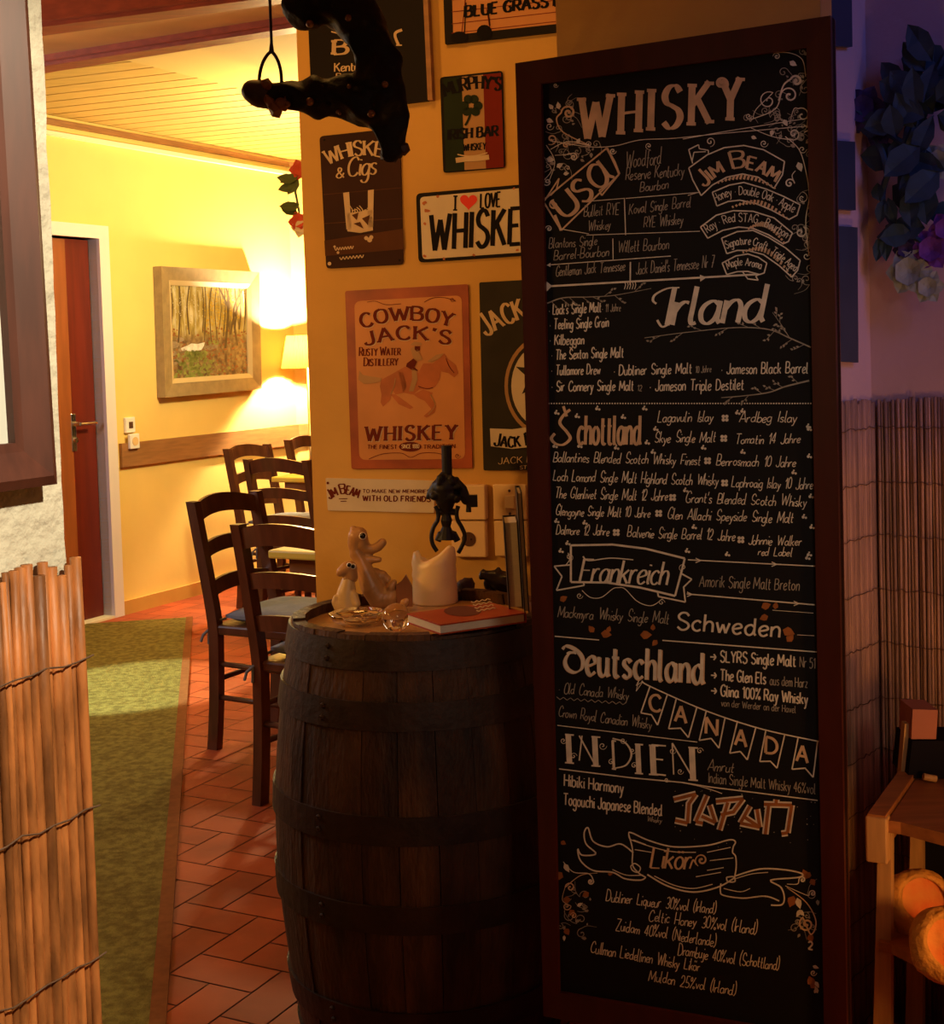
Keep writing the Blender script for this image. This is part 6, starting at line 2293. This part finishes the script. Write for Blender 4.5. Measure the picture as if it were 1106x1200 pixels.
for x, y, r in ((466, 178, 9), (472, 174, 9), (461, 184, 7), (470, 128, 6), (452, 182, 8)):
    bm = bmesh.new()
    bmesh.ops.create_icosphere(bm, subdivisions=1, radius=r * D6 * PXM)
    p_ = at_y(x, y, D6 - 0.004)
    e = Euler((rf.random() * 3, rf.random() * 3, rf.random() * 3)).to_matrix()
    MB().frombm(bm, lambda v, p_=p_, e=e: p_ + e @ v).build('petal', 'carvebrown', hang)
for x, y, r, off in ((363, 28, 4.5, 28), (408, 21, 4, 30), (363, 119, 4.8, 23), (409, 102, 3, 25), (451, 99, 4, 33), (435, 133, 4.6, 32), (396, 131, 2.6, 22), (398, 133, 2, 24), (337, 122, 3.5, 19)):
    MB().ball(at_y(x, y, D6 - off * D6 * PXM), r * D6 * PXM, 2).build('stud', 'stud', hang, smooth=True)
q = MB()
q.tube([at_y(x, y, D6) for x, y in smooth_pts([(303.5, 100), (304.5, 86), (309, 71), (317.5, 61), (325, 70), (329, 84), (330, 98)], 5)], 2.0 * D6 * PXM, 8)
q.build('ring', 'carvebrown', hang, smooth=True)
q = MB()
top = at_y(313, -215, D6)
top = Vector((at_y(318, 50, D6).x, D6, H_CEIL - 0.05))
q.tube([at_y(318, 62, D6), at_y(318, 50, D6), top], [3.4 * D6 * PXM, 1.7 * D6 * PXM, 1.7 * D6 * PXM], 8)
q.tube([at_y(352, -60, D6), Vector((at_y(352, -60, D6).x, D6, H_CEIL - 0.05))], 2 * D6 * PXM, 8)
q.build('cord', 'carvebrown', hang)

# ------------------------------------------------------------------ picture frame on the left wall
off = 0.014
P_fr = Plane(P_left.p + P_left.n * off, P_left.n)
fo = [P_fr.hit(*p) for p in ((-220, -130), (14, -130), (57, 567), (-220, 606))]
q = MB()
nL = P_left.n


def bevel_bar(mbx, o0, o1, i0, i1, n):
    m0, m1 = o0.lerp(i0, 0.22), o1.lerp(i1, 0.22)
    k0, k1 = o0.lerp(i0, 0.8), o1.lerp(i1, 0.8)
    A = [(o0, o1, -0.013), (o0, o1, 0.012), (m0, m1, 0.018), (k0, k1, 0.006), (i0, i1, 0.004), (i0, i1, -0.013)]
    vs = []
    for p, s, d in A:
        vs += [p + n * d, s + n * d]
    fs = [(2 * j, 2 * j + 1, (2 * j + 3) % 12, (2 * j + 2) % 12) for j in range(6)]
    fs += [tuple(range(0, 12, 2)), tuple(range(11, 0, -2))]
    mbx.add(vs, fs)


wfr = 0.046
ii = []
for i in range(4):
    p, a, b_ = fo[i], fo[i - 1], fo[(i + 1) % 4]
    ii.append(p + (a - p).normalized() * wfr + (b_ - p).normalized() * wfr)
root = empty('picture_frame', fo[3])
tag(root, 'large dark brown picture frame on the plaster wall above the reed mat', 'picture frame')
for i in range(4):
    j = (i + 1) % 4
    q = MB()
    bevel_bar(q, fo[i], fo[j], ii[i], ii[j], nL)
    q.build('moulding', 'brownframe', root)
q = MB()
q.hexa([p - nL * 0.010 for p in ii], [p - nL * 0.006 for p in ii])
q.build('mount', 'mount', root)

# ------------------------------------------------------------------ small framed boards on the angled wall
GB = 'dark boards on the mauve wall beside the blackboard'
for lab, (x0, y0, x1, y1) in (('dark blue board on the mauve wall at the top of the blackboard', (955, -20, 991, 56)), ('small dark blue board on the mauve wall, upper one beside the blackboard frame', (965, 165, 995, 247)), ('small dark blue board on the mauve wall just above the reed mat', (968, 265, 998, 425))):
    cs_ = [P_corner.hit(x, y, 0.002) for x, y in ((x0, y0), (x1, y0 + 2), (x1 + 1, y1), (x0 + 1, y1 - 2))]
    o = MB().prism(cs_, P_corner.n * 0.012).build('wall_board', 'bluesign')
    tag(o, lab, 'board', GB)

# ------------------------------------------------------------------ artificial flower branch at the right wall
fb = empty('flower_branch', P_right.hit(1060, 240, 0.05))
tag(fb, 'branch of artificial flowers and leaves on the mauve wall above the reed mat', 'flower branch')
q = MB()
for pts in ([(1120, 40), (1085, 110), (1062, 170), (1040, 205), (1034, 235), (1046, 262), (1064, 272), (1080, 284)], [(1062, 170), (1030, 150), (1004, 130)], [(1040, 205), (1034, 180), (1024, 160)], [(1046, 262), (1030, 280)]):
    q.tube([P_right.hit(x, y, 0.045) for x, y in smooth_pts(pts, 4)], 0.006, 6)
q.build('stem', 'leafblue', fb)
rl = random.Random(12)
for i in range(52):
    t = rl.random()
    x, y = rl.gauss(1078, 20), rl.gauss(150, 52)
    if x < 1030 + max(0, 130 - y) * 0.45 or x > 1125:
        continue
    a = rl.uniform(0, 2 * math.pi)
    q = MB()
    d = P_right.u * math.cos(a) + Z * math.sin(a) + P_right.n * rl.uniform(0.0, 0.5)
    leaf3(q, P_right.hit(x, y, 0.03 + rl.uniform(0, 0.035)), d, P_right.n, rl.uniform(0.055, 0.09), rl.uniform(0.04, 0.06))
    q.build('leaf', 'leafblue', fb)
for x, y, a, L in ((1037, 233, 255, 0.07), (1041, 232, 285, 0.075), (1036, 276, 250, 0.075), (1040, 274, 265, 0.075), (1030, 235, 95, 0.05), (1050, 262, 300, 0.06)):
    q = MB()
    d = P_right.u * math.cos(math.radians(a)) + Z * math.sin(math.radians(a)) + P_right.n * 0.2
    leaf3(q, P_right.hit(x, y, 0.055), d, P_right.n, L * 0.68, 0.027)
    q.build('leaf', 'leafblue', fb)
for x, y, r, mn in ((1012, 128, 0.085, 'petaldark'), (1030, 152, 0.06, 'petaldark'), (998, 140, 0.06, 'petaldark'), (1092, 292, 0.075, 'petalpurple'), (1108, 268, 0.06, 'petalpurple'), (1066, 318, 0.085, 'petalpale'), (1088, 336, 0.06, 'petalpale'), (1062, 292, 0.05, 'petaldark'), (1100, 190, 0.07, 'petalpale')):
    flower(MB(), P_right.hit(x, y, 0.045), r * 0.55, 6, P_right.n).build('flower', mn, fb)

# ------------------------------------------------------------------ wooden shelf stand with loaves
TL_ = at_y(1018, 957, 2.2)
fl_ = Vector((TL_.x, TL_.y, 0))
sx = Vector((0.93, -0.36, 0)).normalized()
sy = Vector((-sx.y, sx.x, 0))
back = at_y(1064, 893, 2.48)
sy = (Vector((back.x, back.y, 0)) - fl_).normalized()
sx = Vector((sy.y, -sy.x, 0))
ZT = TL_.z
stand = empty('shelf_stand', fl_)
tag(stand, 'orange lit wooden shelf stand in the corner right of the blackboard', 'shelf')
SP = lambda a, b_, z: fl_ + sx * a + sy * b_ + Z * z
Ls = (Vector((back.x, back.y, 0)) - fl_).length


def shelf_poly(inset_, z, bulge=0.06):
    pts = [(inset_, Ls), (inset_, 0.0)]
    for i in range(9):
        t = i / 8
        pts.append((inset_ + 0.02 + 0.56 * t, -bulge * math.sin(min(t * 2.2, 1) * math.pi * 0.5)))
    pts.append((0.60, Ls))
    return [SP(a, b_, z) for a, b_ in pts]


q = MB().prism(shelf_poly(0.03, ZT - 0.022), Z * 0.02)
q.build('shelf', 'shelfwood', stand)
ZL = at_y(1032, 1106, 2.2).z
q = MB().prism(shelf_poly(0.012, ZL - 0.010, 0.11), Z * 0.016)
q.build('shelf', 'shelfwood', stand)
ZL2 = 0.09
q = MB().prism(shelf_poly(0.0, ZL2), Z * 0.018)
q.build('shelf', 'shelfwood', stand)
q = MB()
q.hexa([SP(0.0, -0.01, ZT - 0.05), SP(0.028, -0.01, ZT - 0.05), SP(0.028, Ls, ZT - 0.05), SP(0.0, Ls, ZT - 0.05)], [SP(0.0, -0.01, ZT + 0.008), SP(0.028, -0.01, ZT + 0.008), SP(0.028, Ls, ZT + 0.008), SP(0.0, Ls, ZT + 0.008)])
q.build('rail', 'shelfwood', stand)
q = MB()
q.box(SP(0.014, -0.0, ZT - 0.033), (0.034, 0.026, 0.075), (sx, sy, Z), 0.003)
q.build('rail_end', 'shelflight', stand)
for b_ in (0.012, Ls - 0.03):
    q = MB()
    q.hexa([SP(-0.012, b_, 0), SP(0.022, b_, 0), SP(0.022, b_ + 0.025, 0), SP(-0.012, b_ + 0.025, 0)], [SP(0.012, b_, ZT - 0.02), SP(0.032, b_, ZT - 0.02), SP(0.032, b_ + 0.025, ZT - 0.02), SP(0.012, b_ + 0.025, ZT - 0.02)])
    q.build('upright', 'shelflight', stand)
for b_ in (0.012, Ls - 0.03):
    q = MB()
    q.box(SP(0.575, b_ + 0.012, (ZT - 0.02) / 2), (0.026, 0.025, ZT - 0.02), (sx, sy, Z))
    q.build('upright', 'shelflight', stand)
q = MB()
q.hexa([SP(0.03, Ls - 0.012, ZL), SP(0.58, Ls - 0.012, ZL), SP(0.58, Ls, ZL), SP(0.03, Ls, ZL)], [SP(0.03, Ls - 0.012, ZT - 0.02), SP(0.58, Ls - 0.012, ZT - 0.02), SP(0.58, Ls, ZT - 0.02), SP(0.03, Ls, ZT - 0.02)])
q.build('back_panel', 'boxblack', stand)


def loaf(px, py, D, r, tilt, label, seed):
    c_ = at_y(px, py, D)
    rt = empty('bread_loaf', c_)
    tag(rt, label, 'bread', 'bread loaves on the shelf stand')
    R = Euler((math.radians(tilt[0]), math.radians(tilt[1]), math.radians(tilt[2]))).to_matrix()
    vs, fs = [], []
    N, Mv = 40, 22
    prof = []
    for j in range(Mv + 1):
        t = j / Mv
        if t < 0.55:
            a = -math.pi / 2 + t / 0.55 * math.pi * 0.86
            prof.append((0.28 + 0.72 * max(0, math.cos(a)), 0.5 * math.sin(a)) if t > 0 else (0.001, -0.5))
        else:
            s = (t - 0.55) / 0.45
            prof.append((0.72 * (1 - s) + 0.001, 0.44 - 0.16 * math.sin(min(s * 2, 1) * math.pi / 2)))
    for j, (rr, z) in enumerate(prof):
        for k_ in range(N):
            an = 2 * math.pi * k_ / N
            p = Vector((rr * math.cos(an), rr * math.sin(an), z))
            nn_ = 1 + 0.10 * _mn.noise(p * 1.8 + Vector((seed, 0, 0))) + 0.035 * _mn.noise(p * 6 + Vector((0, seed, 0)))
            vs.append(c_ + R @ (p * r * nn_))
    cut = int(Mv * 0.62)
    f1, f2 = [], []
    for j in range(Mv):
        for k_ in range(N):
            (f1 if j < cut else f2).append((j * N + k_, j * N + (k_ + 1) % N, (j + 1) * N + (k_ + 1) % N, (j + 1) * N + k_))
    MB().add(vs, f1 + [tuple(range(N - 1, -1, -1))]).build('crust', 'crust', rt, smooth=True)
    MB().add(vs, f2).build('filling', 'crumb', rt, smooth=True)
    return rt


loaf(1078, 1061, 2.25, 0.060, (52, -12, 10), 'round golden loaf with orange red filling on the middle shelf, the rear one', 1.0)
loaf(1112, 1107, 2.09, 0.060, (60, -18, 0), 'round golden loaf with orange filling leaning in front of the other loaf', 5.0)

# things on the shelf stand
bpos = at_z(1064, 894, ZT)
q = MB()
pB = SP(0.075, Ls - 0.05, ZT - 0.0015)
DB = (pB).y
q.prism([at_y(x, y, DB) for x, y in ((1060, 833), (1069.5, 833), (1066, 895), (1055, 895))], Vector((0, 0.02, 0)))
o = q.build('wood_block', 'shelflight')
o.location.z = ZT - 0.0015
tag(o, 'narrow pale wooden block standing upright on the shelf stand', 'block')
q = MB()
q.prism([at_y(x, y, DB - 0.02) for x, y in ((1069, 880), (1140, 880), (1140, 924), (1064, 924))], Vector((0, 0.09, 0)))
o = q.build('storage_box', 'boxblack')
hb = max(v.co.z for v in o.data.vertices)
o.location.z = ZT - 0.0015
tag(o, 'black box on top of the wooden shelf stand under the dusty red box', 'box')
q = MB()
q.prism([at_y(x, y, DB - 0.015) for x, y in ((1069.5, 845), (1099, 846), (1097, 880), (1068, 880))], Vector((0, 0.07, 0)))
o2 = q.build('card_box', 'boxpink')
o2.location.z = ZT - 0.0015 + hb + 0.0005
tag(o2, 'dusty red card box lying on the black box', 'box')
q = MB().tube([at_y(1082, 922, DB - 0.035), at_y(1097, 925, DB - 0.035)], 0.006, 10)
o = q.build('pale_stick', 'shelflight')
o.location.z = ZT - 0.001
tag(o, 'short pale stick in front of the black box on the shelf', 'stick')
